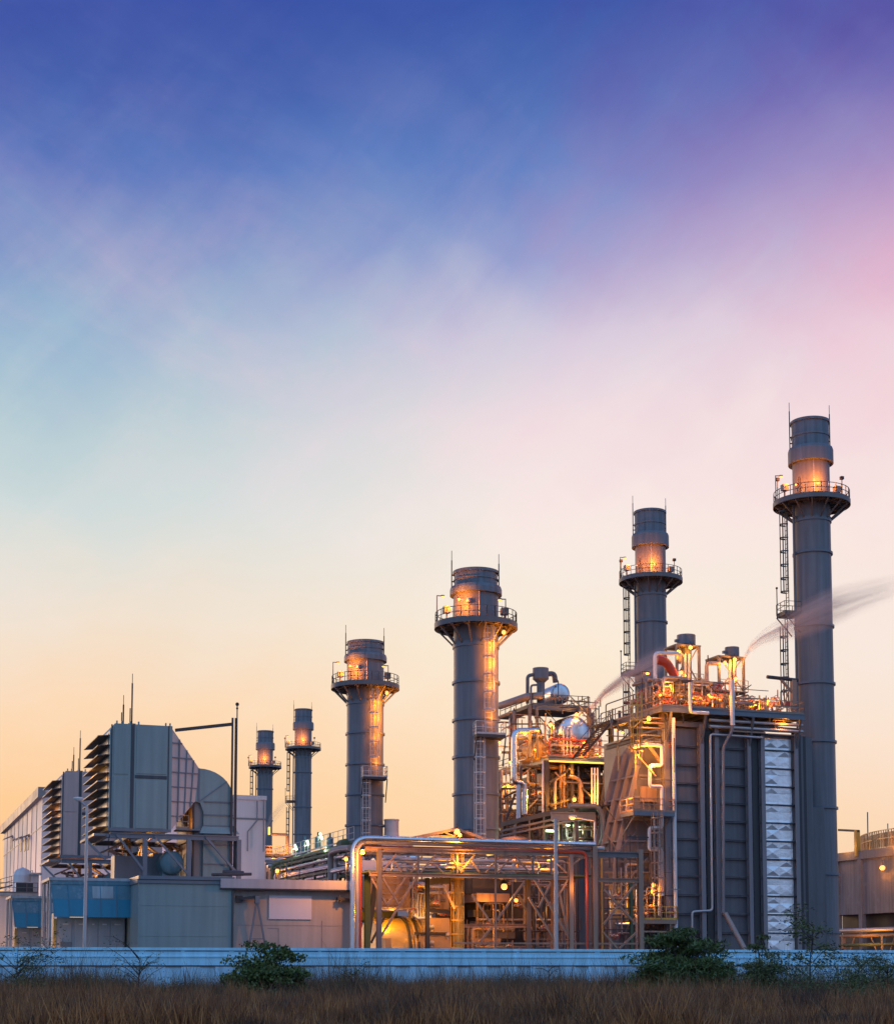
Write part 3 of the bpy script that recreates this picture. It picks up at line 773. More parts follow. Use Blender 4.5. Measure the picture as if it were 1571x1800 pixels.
# ---------------------------------------------------------------- turbine hall
def build_hall():
    b = 200.0
    p0 = B(75, 1388, b); p1 = B(467, 1406, b); zt = p0.z
    q = A(8, 1450, p0.x)
    root = thing('turbine_hall', 'big pale clad turbine hall with pink light in its colour behind the air intake houses', 'building', (p0.x, b, 0))
    a0, a1, b1 = p0.x, p1.x, q.y
    MB().box(a0, b, 0, a1, b1, zt).build('wall', MT['hall'], root)
    MB().box(a0 - 0.6, b - 0.5, zt - 1.0, a0 + 0.3, b1 + 0.4, zt + 0.25).build('eave', MT['hood'], root)
    MB().box(a0 + 0.3, b - 0.12, zt - 0.35, a1 + 0.12, b + 0.3, zt + 0.2).build('eave', MT['hall'], root)
    for py in (1441,): MB().box(a0, b - 0.06, B(430, py, b).z, a1 + 0.06, b + 0.02, B(430, py, b).z + 0.22).build('cladding_joint', MT['hood'], root)
    for k in range(1, 9):
        yb = b + (b1 - b) * k / 9
        MB().box(a0 - 0.07, yb - 0.1, 0, a0 + 0.02, yb + 0.1, zt - 0.9).build('cladding_joint', MT['hood'], root)
    for z in (zt * 0.55, zt * 0.80): MB().box(a0 - 0.05, b, z, a0 + 0.02, b1, z + 0.15).build('cladding_joint', MT['hood'], root)
    for px, py in ((21, 1487), (37, 1490), (44, 1489), (50, 1487)):
        w = A(px, py, a0)
        wd = MB().box(a0 - 0.06, w.y - 0.8, w.z - 0.6, a0 + 0.05, w.y + 0.8, w.z + 0.9).build('window', MT['seam'], root)
        MB().poly([V(a0, w.y - 1.2, w.z + 1.5), V(a0 - 1.3, w.y - 1.2, w.z + 0.9), V(a0 - 1.3, w.y - 1.2, w.z + 0.8), V(a0, w.y - 1.2, w.z + 1.4)], (0, 2.4, 0)).build('canopy', MT['hood'], wd)
    x = B(451, 1420, b).x
    MB().tube([V(x, b - 0.3, zt - 0.5), V(x, b - 0.3, zt - 3), V(x - 1.2, b - 0.3, zt - 4.5), V(x - 1.2, b - 0.3, zt - 7)], 0.09, 6).build('downpipe', MT['hood'], root)
    MB().tube([V(x + 0.9, b - 0.25, zt - 0.3), V(x + 0.9, b - 0.25, zt - 7)], 0.09, 6).build('downpipe', MT['hood'], root)
    w = B(470, 1461, b); MB().box(w.x + 0.1, b - 0.3, w.z - 0.5, w.x + 0.3, b + 0.1, w.z + 0.5).build('wall_lamp', MT['yglow'], root)
    # added wash lights with no lamps of their own
    add_light(root, (a1 - 12, b - 5, 9), 1300, (1.0, 0.62, 0.72), 0.5)
    add_light(root, (a0 - 7, b + 8, 7), 1100, (1.0, 0.62, 0.75), 0.5)
    add_light(root, (a0 - 7, b + 34, 7), 900, (1.0, 0.62, 0.75), 0.5)
build_hall()

# ---------------------------------------------------------------- blue equipment shelters at the left
def build_shelter(label, group):
    b = 123.0
    tl = B(88, 1545, b); tr = B(235, 1546, b)
    a0, a1, zt = tl.x, tr.x, tl.z
    bl = A(68, 1563, a0 - 0.3).y
    root = thing('equipment_shelter', label, 'shelter', (a0, b, 0), group)
    MB().box(a0 - 0.1, b - 0.25, zt - 0.12, a1, bl + 0.2, zt + 0.10).build('roof', MT['roofm'], root)
    MB().box(a0 + 0.1, b - 0.2, zt - 0.42, a1 - 0.1, b - 0.12, zt - 0.13).build('fascia', MT['blue2'], root)
    z1 = zt - 0.42; z2 = B(150, 1581, b).z; z3 = B(150, 1613, b).z
    L0 = [V(a0 + 0.05, b - 0.15, z1), V(a1 - 0.12, b - 0.15, z1)]
    L1 = [V(a0 + 0.20, b - 0.28, z2), V(a1 - 0.12, b - 0.28, z2)]
    L2 = [V(a0 + 0.32, b - 0.42, z3), V(a1 - 0.12, b - 0.42, z3)]
    MB().poly([L0[0], L0[1], L1[1], L1[0]], (0, 0.04, 0)).build('upper_awning', MT['blue2'], root)
    MB().poly([L1[0], L1[1], L2[1], L2[0]], (0, 0.04, 0)).build('lower_awning', MT['blue'], root)
    n = 5
    for i in range(n + 1):
        t = i / n
        MB().beam(L0[0].lerp(L0[1], t) + V(0, -0.03, 0), L1[0].lerp(L1[1], t) + V(0, -0.03, 0), 0.04, 0.04).build('awning_seam', MT['blue'], root)
        MB().beam(L1[0].lerp(L1[1], t) + V(0, -0.03, 0), L2[0].lerp(L2[1], t) + V(0, -0.03, 0), 0.04, 0.04).build('awning_seam', MT['frame'], root)
    # pale repair patch on the awning
    def onU(u, v): return L0[0].lerp(L0[1], u).lerp(L1[0].lerp(L1[1], u), v) + V(0, -0.02, 0)
    MB().poly([onU(0.50, 0.1), onU(0.76, 0.1), onU(0.76, 0.95), onU(0.50, 0.95)], (0, 0.015, 0)).build('patch', MT['roofm'], root)
    for px, yb in ((70, bl), (74, bl - 1), (83.5, b + 1.6), (86.5, b)):
        x = a0 + 0.05
        MB().beam(V(x, yb, 0), V(x, yb, zt - 0.15), 0.16).build('post', MT['band'], root)
    MB().beam(V(a1 - 0.2, b, 0), V(a1 - 0.2, b, zt - 0.2), 0.12).build('post', MT['frame'], root)
    MB().beam(V(a0 + 0.05, b, 2.6), V(a0 + 0.05, bl, 3.3), 0.12).build('rail', MT['band'], root)
    # cabinet wall below the awning
    cab0 = B(99, 1640, b + 1.2).x; cab1 = B(219, 1640, b + 1.2).x
    bc = b + 1.2
    MB().box(cab0, bc, 0, cab1, bc + 3.5, z3 + 0.4).build('cabinet_wall', MT['cab'], root)
    MB().box(cab0 - 0.22, bc - 0.04, 0, cab0 - 0.01, bc + 0.1, z3 - 0.1).build('edge_post', MT['yellow'], root)
    for u0, u1 in ((0.04, 0.22), (0.27, 0.43), (0.47, 0.60), (0.62, 0.78), (0.80, 0.985)):
        xa, xb = cab0 + (cab1 - cab0) * u0, cab0 + (cab1 - cab0) * u1
        d = MB().box(xa, bc - 0.06, 0.1, xb, bc + 0.02, z3 - 0.15).build('door', MT['cab'], root, bevel=0.015)
        MB().box(xb - 0.45, bc - 0.12, 1.55 + 0.5 * (u0 > 0.6 and u0 < 0.7), xb - 0.25, bc - 0.05, 2.0 + 0.5 * (u0 > 0.6 and u0 < 0.7)).build('handle', MT['dark'], d)
        MB().box(xa + 0.25, bc - 0.09, z3 - 0.55, xb - 0.25, bc - 0.05, z3 - 0.45).build('label_strip', MT['white'], d)
    xa = cab0 + (cab1 - cab0) * 0.05
    wv = MB().box(xa + 0.05, bc - 0.11, 2.35, xa + 0.9, bc - 0.055, 3.4).build('window', MT['frame'], root)
    MB().box(xa - 0.05, bc - 0.13, 2.27, xa + 1.0, bc - 0.03, 2.34).build('sill', MT['dark'], wv)
    xl = cab0 + 1.3; zl = z3 + 0.02
    MB().beam(V(xl - 0.5, b - 0.3, zl), V(xl + 0.5, b - 0.3, zl), 0.12, 0.08).build('lamp', MT['yglow'], root)
    add_light(root, (cab0 - 0.5, bc - 0.3, 1.9), 90, (1.0, 0.55, 0.12), 0.15)
    add_light(root, (a0 + 0.8, b + 4.5, 2.6), 160, (1.0, 0.6, 0.22), 0.2)
    return root
s1 = build_shelter('nearer blue awning shelter over grey cabinet doors, beside the low wall building', 'blue awning shelters')
s2 = copy_tree(s1); move_plant(s2, 0, PITCH_B); s2['label'] = 'farther blue awning shelter at the left edge, below the cooling units'

def build_condensers():
    b = 172.0
    p = B(58, 1574, b); q = B(0, 1560, b)
    root = thing('plant_room', 'low pale roof room with railings and cooling units at the left edge', 'building', (p.x, b, 0))
    z = B(40, 1575, b).z
    a0 = B(-30, 1575, b).x; a1 = B(66, 1575, b).x
    MB().box(a0, b, 0, a1, b + 9, z).build('wall', MT['hall'], root)
    MB().box(a0 - 0.1, b - 0.2, z, a1 + 0.1, b + 9, z + 0.25).build('roof', MT['roofm'], root)
    for px in (36, 50):
        x = B(px, 1566, b + 1).x
        u = MB().box(x - 0.5, b + 1, z + 0.3, x + 0.55, b + 2, z + 1.5).build('cooling_unit', MT['white'], root, bevel=0.03)
        MB().box(x - 0.42, b + 0.97, z + 0.38, x + 0.47, b + 1.02, z + 1.4).build('grille', MT['seam'], u)
    x = B(40, 1545, b + 3).x
    MB().lathe(x, b + 3.5, [(0.0, z + 3.2), (0.7, z + 2.9), (1.0, z + 2.3), (1.0, z + 0.2)], 18).build('vent_cowl', MT['white'], root)
    x = B(60, 1545, b + 3).x
    MB().box(x - 0.6, b + 3, z, x + 0.5, b + 4, z + 2.4).box(x - 0.9, b + 2.7, z + 2.4, x + 0.8, b + 4.3, z + 2.6).build('vent_box', MT['white'], root)
    MB().railing([V(a0, b, z + 0.25), V(a1, b, z + 0.25)], 1.1, 1.2, 0.06).build('railing', MT['rail'], root)
    MB().railing([V(a0, b + 6, z + 0.25), V(a1, b + 6, z + 1.9)], 1.1, 1.2, 0.06).build('railing', MT['rail'], root)
    add_light(root, (a0 + 3, b - 4, 4.2), 120, (1.0, 0.7, 0.6), 0.3)
build_condensers()

# ---------------------------------------------------------------- low service building
def build_service():
    bl_, br = 119.0, 119.6
    A0 = B(243, 1600, bl_).x; A1 = B(409, 1600, bl_).x; A2 = B(616, 1600, br).x
    zl = B(320, 1541, bl_).z; zr = B(500, 1548, br).z
    root = thing('service_building', 'low flat roofed wall building, left half coloured bluish for shade, right half tan for lamplight', 'building', (A1, bl_, 0))
    MB().box(A0, bl_, 0, A1, bl_ + 9, zl - 0.55).build('wall', MT['filt'], root)  # bluish colour puts the shade into the left half
    MB().box(A0 - 0.12, bl_ - 0.12, zl - 0.56, A1 + 0.1, bl_ + 9, zl - 0.30).box(A0 - 0.05, bl_ - 0.2, zl - 0.26, A1 + 0.1, bl_ + 9, zl).build('parapet', MT['frame'], root)
    MB().box(A1 + 0.01, br, 0, A2, br + 9, zr - 0.72).build('wall', MT['wallb'], root)  # tan colour puts orange lamplight into the right half
    xb = B(388, 1555, bl_ - 0.3).x
    MB().box(xb, bl_ - 0.35, zr - 0.70, A2, bl_ - 0.05, zr).build('parapet', MT['band'], root)
    MB().box(xb, bl_ - 0.05, zr - 0.1, A2, br + 9, zr + 0.02).build('roof', MT['roofm'], root)
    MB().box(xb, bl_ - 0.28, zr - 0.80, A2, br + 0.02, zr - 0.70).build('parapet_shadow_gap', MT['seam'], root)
    MB().box(A1 - 0.09, bl_ - 0.1, 0, A1 + 0.06, bl_ + 0.2, zr - 0.7).build('corner_pipe', MT['seam'], root)
    def strip(px0, py0, px1, py1, b, mat='seam', d=0.02, nm='wall_joint'):
        p, q = B(px0, py0, b), B(px1, py1, b)
        MB().box(min(p.x, q.x), b - d, min(p.z, q.z), max(p.x, q.x), b + 0.02, max(p.z, q.z)).build(nm, MT[mat], root)
    strip(415, 1627, 605, 1628, br, 'hood'); strip(565, 1619, 566, 1668, br, 'hood'); strip(486, 1590, 487, 1590.4, br)
    for py in (1592, 1646): strip(246, py, 408, py + 0.4, bl_, 'filt', 0.02)
    strip(470, 1632, 490, 1633, br, 'hood'); strip(489, 1632, 490, 1668, br, 'hood')
    strip(472.5, 1574.5, 547, 1617, br, 'panel', 0.10, 'pale_panel')
    # bracket arm and A-frame
    p = B(420, 1581, br)
    MB().box(p.x - 0.25, br - 0.25, p.z - 0.25, p.x + 0.25, br, p.z + 0.25).build('wall_bracket', MT['dark'], root)
    MB().beam(p + V(0, -0.2, 0), B(455, 1576, br - 0.6), 0.24, 0.2).build('bracket_arm', MT['dark'], root)
    ap = B(452, 1582, br - 0.6)
    MB().beam(ap - V(0, 0, 0.3), ap + V(0, 0, 0.3), 0.35).build('bracket_head', MT['frame'], root)
    for px in (435, 469): MB().beam(ap, B(px, 1680, br - 0.6), 0.13).build('stay_leg', MT['frame'], root)
    MB().beam(B(441, 1651, br - 0.6), B(465, 1651, br - 0.6), 0.07).build('stay_bar', MT['frame'], root)
    # floodlight arm that throws the long shadow on the tan wall
    p = B(612, 1583, br - 0.3)
    MB().beam(p + V(0.4, 0, 0), B(592, 1580, br - 0.55), 0.3, 0.22).beam(B(597, 1588, br - 0.5), B(597, 1574, br - 0.5), 0.12).build('cable_arm', MT['dark'], root)
build_service()

# small roof clutter behind the low building parapet
def roof_pipe():
    p = B(425, 1541, 124)
    o = MB().tube([B(372, 1538, 123), B(442, 1537, 123)], 0.12, 8).tube([B(392, 1534, 123.5), B(428, 1536, 123.5)], 0.2, 8)
    o = o.build('roof_pipe', MT['dark'], None, tuple(p)); tag(o, 'dark pipes lying on the low building roof by the duct foot', 'pipe')
roof_pipe()

# white lamp post in front of the shelter
def build_lamp_post(label, px, py0, py1, b, head, r, group, lit, arm_px):
    p = B(px, py0, b); zt = B(px, py1, b).z
    root = thing('lamp_post', label, 'lamp post', (p.x, b, 0), group)
    MB().tube([V(p.x, b, 0), V(p.x, b, zt)], [r * 1.3, r], 10).build('pole', MT['galv'], root)
    MB().box(p.x - .25, b - .25, 0, p.x + .25, b + .25, 1.0).build('plinth', MT['conc'], root)
    h = B(head[0], head[1], b)
    if arm_px is not None:
        MB().tube([V(p.x, b, zt - 0.02), B(arm_px[0], arm_px[1], b), h + V(0, 0, 0.05)], r * 0.7, 8).build('arm', MT['galv'], root)
        d = (h - V(p.x, b, zt)).normalized()
        hd = MB().ball(h + V(0, 0, 0.08), 0.26, 14, 8, (1.5, 0.8, 0.45)).build('lamp_head', MT['white'], root)
        if lit:
            MB().ball(h - V(0, 0, 0.06), 0.22, 12, 8, (1.3, 0.8, 0.6)).build('bulb', MT['bulb'], hd)
            add_light(root, h - V(0, 0, 0.6), 260)
        else:
            MB().ball(h - V(0, 0, 0.02), 0.2, 12, 8, (1.3, 0.8, 0.5)).build('bulb', MT['white'], hd)
build_lamp_post('unlit white lamp post standing before the blue shelter', 148, 1690, 1418, 116, (138, 1406), 0.10, 'yard lamp posts', False, (147, 1414))
build_lamp_post('grey post without a lamp before the pipe rack right half', 977.5, 1690, 1440, 112, (0, 0), 0.13, 'yard lamp posts', False, None)
build_lamp_post('lamp post with long arm and lit orange lamp above the rack right end', 1047, 1690, 1447, 123, (1006, 1437), 0.10, 'yard lamp posts', True, (1044, 1444))
# ---------------------------------------------------------------- small process fittings
def valve(root, p, s=0.35, axis=(0, -1, 0), mat='pipe2', wheel='red'):
    p = Vector(p); ax = Vector(axis).normalized()
    m = MB().ball(p, s * 0.6, 8, 6).tube([p - V(s, 0, 0), p + V(s, 0, 0)], s * 0.35, 8).tube([p, p + ax * s * 1.6], s * 0.12, 6)
    o = m.build('valve', MT[mat], root)
    c = p + ax * s * 1.6; ref = V(0, 0, 1) if abs(ax.z) < 0.9 else V(1, 0, 0); x = ax.cross(ref).normalized(); y = ax.cross(x)
    pts = [c + (x * math.cos(2 * math.pi * i / 10) + y * math.sin(2 * math.pi * i / 10)) * s * 0.7 for i in range(11)]
    MB().tube(pts, s * 0.10, 5).build('hand_wheel', MT[wheel], o)
    return o
def clutter(root, a0, a1, b0, b1, z0, z1, n, seed, mats=('pipe', 'pipe2', 'silver', 'dark', 'steel'), rmin=0.06, rmax=0.2, nv=0):
    nm = {41: 'clutter_pipe_a', 42: 'clutter_pipe_b', 43: 'clutter_pipe_c', 31: 'clutter_pipe_d', 32: 'clutter_pipe_d', 33: 'clutter_pipe_d', 52: 'clutter_pipe_a', 53: 'clutter_pipe_b', 54: 'clutter_pipe_c', 21: 'clutter_pipe_e', 23: 'clutter_pipe_f'}.get(seed, 'pipe')  # random filler pipes; the name follows the seed, not a use
    rnd = random.Random(seed); U = rnd.uniform
    for i in range(n):
        k = rnd.random(); r = rmin + (rmax - rmin) * rnd.random() ** 2
        p = V(U(a0, a1), U(b0, b1), U(z0, z1)); pts = [p]
        ax = 2 if k < 0.55 else 0
        for j in range(rnd.choice([1, 2, 2, 3])):
            q = pts[-1].copy(); lo, hi = (a0, b0, z0)[ax], (a1, b1, z1)[ax]
            q[ax] = U(lo, hi)
            if abs(q[ax] - pts[-1][ax]) < 0.8: q[ax] = hi if pts[-1][ax] < (lo + hi) / 2 else lo
            pts.append(q); ax = rnd.choice([0, 1]) if ax == 2 else 2
        MB().tube(pts, r, 8, R_=max(0.3, r * 2)).build(nm, MT[rnd.choice(mats)], root)
    for i in range(nv):
        valve(root, (U(a0, a1), U(b0, (b0 + b1) / 2), U(z0, z1)), U(0.22, 0.4))
def thin_steel(root, a0, a1, b0, b1, z0, z1, n, seed, mats=('dark', 'steel', 'rack'), w=0.09):
    rnd = random.Random(seed); U = rnd.uniform
    for i in range(n):
        k = rnd.random(); p = V(U(a0, a1), U(b0, b1), U(z0, z1)); q = p.copy(); l = U(1.5, 4.5)
        if k < .4: q.z = min(z1, p.z + l)
        elif k < .7: q.x = min(a1, p.x + l)
        else: q.x = max(a0, min(a1, p.x + rnd.choice([-1, 1]) * l * .7)); q.z = min(z1, p.z + l * .7)
        if (q - p).length > .4: MB().beam(p, q, w * U(.7, 1.5)).build('strut', MT[rnd.choice(mats)], root)
def lattice(root, px0, px1, py_top, py_bot, b, w, mat, name='brace', n=1, single=False):
    """cross bracing in n bays on the plane b"""
    for i in range(n):
        xa = px0 + (px1 - px0) * i / n; xb = px0 + (px1 - px0) * (i + 1) / n
        MB().beam(B(xa, py_bot, b), B(xb, py_top, b), w).build(name, MT[mat], root)
        if not single: MB().beam(B(xa, py_top, b + w), B(xb, py_bot, b + w), w).build(name, MT[mat], root)

# ---------------------------------------------------------------- pipe rack in the middle
def build_rack():
    b = 118.0; b2 = 121.5
    z_t = B(800, 1497, b).z; z_b = B(800, 1540, b).z
    x0 = B(664, 1600, b).x; x1 = B(1003, 1600, b).x; x2 = B(1045, 1600, b).x; x3 = B(1126, 1600, b).x
    root = thing('pipe_rack', 'tan steel pipe rack with cross braces behind the perimeter wall', 'pipe rack', ((x0 + x1) / 2, b, 0))
    def col(px, bb, w, mat='rack', zt=None, nm='column'):
        p = B(px, 1600, bb); zt = zt or z_t
        return MB().ibeam(V(p.x, bb, 0), V(p.x, bb, zt), w, w, w * 0.14, up=(0, 1, 0)).build(nm, MT[mat], root)
    col(666, b, 0.36, 'steel'); col(1003, b, 0.36); col(1045, b, 0.40, 'rack', B(1045, 1487, b).z); col(1125.5, b, 0.40, 'rack', B(1125, 1494, b).z)
    col(645.5, b2, 0.42, 'green', z_b + 0.5); col(751, b2, 0.30, 'dark', z_b); col(804, b2, 0.50, 'yellow', z_t + 1.2); col(928, b2, 0.38, 'steel', z_b); col(972.5, b2, 0.34)
    col(871, b, 0.13, 'rack', z_b); col(1058, b2, 0.12, 'yellow'); col(1109, b2, 0.26, 'green', z_b)
    MB().ibeam(V(B(636, 1497, b).x, b, z_t), V(x2, b, z_t), 0.3, 0.36, 0.06).build('top_chord', MT['rack'], root)
    MB().ibeam(V(x0 - 0.7, b, z_b), V(x1, b, z_b), 0.3, 0.30, 0.06).build('bottom_chord', MT['rack'], root)
    MB().ibeam(V(x1, b2, z_b), V(x2, b2, z_b), 0.3, 0.30, 0.06).build('bottom_chord', MT['rack'], root)
    MB().ibeam(V(x2, b, z_b - 0.1), V(x3, b, z_b - 0.1), 0.3, 0.32, 0.06).build('bottom_chord', MT['rack'], root)
    MB().ibeam(V(x2, b, B(1090, 1503, b).z), V(x3, b, B(1090, 1503, b).z), 0.3, 0.46, 0.08).build('top_chord', MT['steel'], root)
    MB().box(B(650, 1530, b).x, b + 0.2, z_b + 0.17, x2, b2 + 0.3, z_b + 0.30).build('walkway', MT['green'], root)
    MB().ibeam(V(x0 - 0.7, b2, z_t), V(x2, b2, z_t), 0.3, 0.34, 0.06).build('top_chord', MT['steel'], root)
    for px in (666, 720, 780, 838, 900, 960, 1003, 1045):
        x = B(px, 1500, b).x
        MB().beam(V(x, b, z_t - 0.02), V(x, b2, z_t - 0.02), 0.2, 0.28).build('cross_beam', MT['steel'], root)
    # web of the upper truss
    def br(px0, py0, px1, py1, w=0.12, mat='rack', bb=b): MB().beam(B(px0, py0, bb), B(px1, py1, bb), w, w).build('brace', MT[mat], root)
    for px in (735, 803, 871, 936, 968): br(px, 1503, px, 1536, 0.14, 'steel')
    for p in ((696, 1502, 671, 1533), (691, 1512, 706, 1533), (742, 1506, 722, 1533), (765, 1503, 739, 1534), (765, 1520, 778, 1534), (797, 1512, 810, 1534), (834, 1503, 808, 1533), (826, 1511, 842, 1533),
              (868, 1518, 853, 1534), (895, 1511, 875, 1534), (905, 1505, 931, 1535), (958, 1518, 941, 1535), (980, 1519, 996, 1535), (1030, 1503, 1005, 1521)): br(*p)
    # braces of the lower bays
    for p in ((672, 1543, 702, 1592), (712.5, 1543, 680, 1592), (731.5, 1542, 670, 1646), (653, 1545, 680, 1592), (779, 1555, 799, 1598), (829, 1573, 862, 1622), (921, 1551, 873, 1618),
              (938, 1545, 1001, 1651), (968, 1552, 946, 1596), (998, 1546, 970, 1594), (929, 1578, 972, 1650), (983, 1571, 1000, 1648), (863, 1632, 843, 1656), (1118, 1552, 1060, 1626), (1062, 1565, 1118, 1626),
              (1118, 1640, 1088, 1668), (1060, 1640, 1085, 1668)): br(*p, 0.15)
    br(660, 1550, 645, 1662, 0.34, 'dark', b2); br(910, 1573, 926, 1602, 0.2, 'steel', b2); br(652, 1658, 676, 1612, 0.16, 'dark', b2)
    MB().ibeam(B(815, 1628, b2), B(925, 1628, b2), 0.24, 0.30, 0.05).build('side_beam', MT['rack'], root)
    MB().beam(B(797, 1658.5, b), B(1126, 1659.5, b), 0.14).build('side_beam', MT['rack'], root)
    MB().ibeam(B(752, 1600, b2), B(800, 1606, b2), 0.2, 0.3, 0.05).build('side_beam', MT['dark'], root)
    MB().poly([B(757, 1545, b2), B(799, 1543, b2), B(799, 1551, b2), B(757, 1556, b2)], (0, 0.2, 0)).build('haunch', MT['steel'], root)
    for py, px0, px1 in ((1582, 1062, 1110), (1598, 1062, 1110), (1616, 1062, 1110), (1635, 1062, 1110)):
        MB().beam(B(px0, py, b2), B(px1, py, b2), 0.10).build('side_beam', MT['dark'], root)
    p = B(829, 1600, b + 1.0)
    MB().ladder(V(p.x - 1.0, b + 1.6, 0), z_t + 0.6, (-0.3, -1), 0.6).build('ladder', MT['yellow'], root)
    MB().cage(V(p.x - 1.0, b + 1.6, 0), 3.0, z_t, (-0.3, -1), 0.5, 1.1).build('safety_cage', MT['yellow'], root)
    # small pipes and trays on the walkway
    rnd = random.Random(4)
    for i in range(7):
        zz_ = z_b + 0.4 + rnd.random() * 1.2; xa = x0 + rnd.random() * 5; xb = x1 - rnd.random() * 6; bb = b + 0.8 + rnd.random() * 2.2
        MB().tube([V(xa, bb, z_b + .3), V(xa, bb, zz_), V(xb, bb, zz_), V(xb, bb, zz_ - 0.8)], rnd.uniform(0.05, 0.14), 8, R_=0.3).build('pipe', MT[rnd.choice(['pipe2', 'steel', 'pipe', 'galv'])], root)
    lamp(root, B(637, 1498, b - 2.3), 1000, 0.19, (-0.1, -0.25, -0.35), mount=B(641, 1492, b))
    lamp(root, B(886, 1559, b + 1.2), 170, 0.26, (0, 0, -0.6), mount=B(886, 1546, b + 1.2))
    lamp(root, B(608, 1510, b + 2.5), 150, 0.17, (0, -0.3, -0.5), mount=B(608, 1546, b + 2.5))
    lamp(root, B(907, 1583, b + 2.2), 60, 0.16, (0, -0.3, -0.4), mount=B(912, 1575, b + 2.2))
    for px0, px1, py in ((857, 868, 1503), (962, 972, 1512), (855, 862, 1502)):
        o = MB().beam(B(px0, py + 1, b + 1.5), B(px1, py - 1, b + 1.5), 0.14, 0.10).build('strip_lamp', MT['yglow'], root)
    add_light(root, B(815, 1512, b - 0.5), 260, (1.0, 0.52, 0.10)); add_light(root, B(965, 1520, b + 0.5), 130); add_light(root, B(790, 1600, b - 0.6), 200, (1.0, 0.5, 0.08))
    add_light(root, B(1020, 1560, b - 1.0), 70)  # fill lights added around the rack, without lamps
    # the long pipes lying on the rack
    def run(label, pts, r, mat, rr, cat='pipe', name='pipe', seams=0):
        pts = [Vector(p) for p in pts]
        o = MB().tube(pts, r, 16, R_=rr)
        t = tag(o.build(name, MT[mat], None, tuple(pts[0])), label, cat)
        if seams:
            fp = fillet(pts, rr) if rr else pts
            for p, q in zip(fp[:-1], fp[1:]):
                L_ = (q - p).length; k = max(1, int(L_ / seams)) if L_ > 0.3 else 1
                for j in range(k):
                    c = p.lerp(q, (j + 0.5) / k); d = (q - p).normalized()
                    MB().tube([c - d * 0.035, c + d * 0.035], r + 0.018, 16).build('cladding_seam', MT['silver'], t)
        return t
    bp = b - 0.05
    z1 = B(640, 1473.5, bp).z
    run('fat shiny silver pipe with a curved corner along the top of the tan rack', [V(B(619.5, 1600, bp).x, bp, 0), V(B(619.5, 1600, bp).x, bp, z1), V(B(1046, 1600, bp).x, bp, z1)], 0.21, 'silver', 1.3, 'pipe', 'silver_pipe', 1.5)
    z2 = B(700, 1482, b + 0.3).z
    run('blue grey pipe running just below the silver pipe', [V(B(627.5, 1600, b + .3).x, b + .3, 0), V(B(627.5, 1600, b + .3).x, b + .3, z2), V(B(1062, 1600, b + .3).x, b + .3, z2)], 0.17, 'pipe', 1.0, 'pipe', 'insulated_pipe')
    z3 = z2 - 0.36
    run('red fire water pipe along the rack, turning down at its right end', [V(B(633, 1600, b + .5).x, b + .5, 0), V(B(633, 1600, b + .5).x, b + .5, z3), V(B(1031.5, 1600, b - .25).x, b - .25, z3), V(B(1031.5, 1600, b - .25).x, b - .25, 0)], 0.115, 'red', 0.5, 'pipe', 'red_pipe')
build_rack()

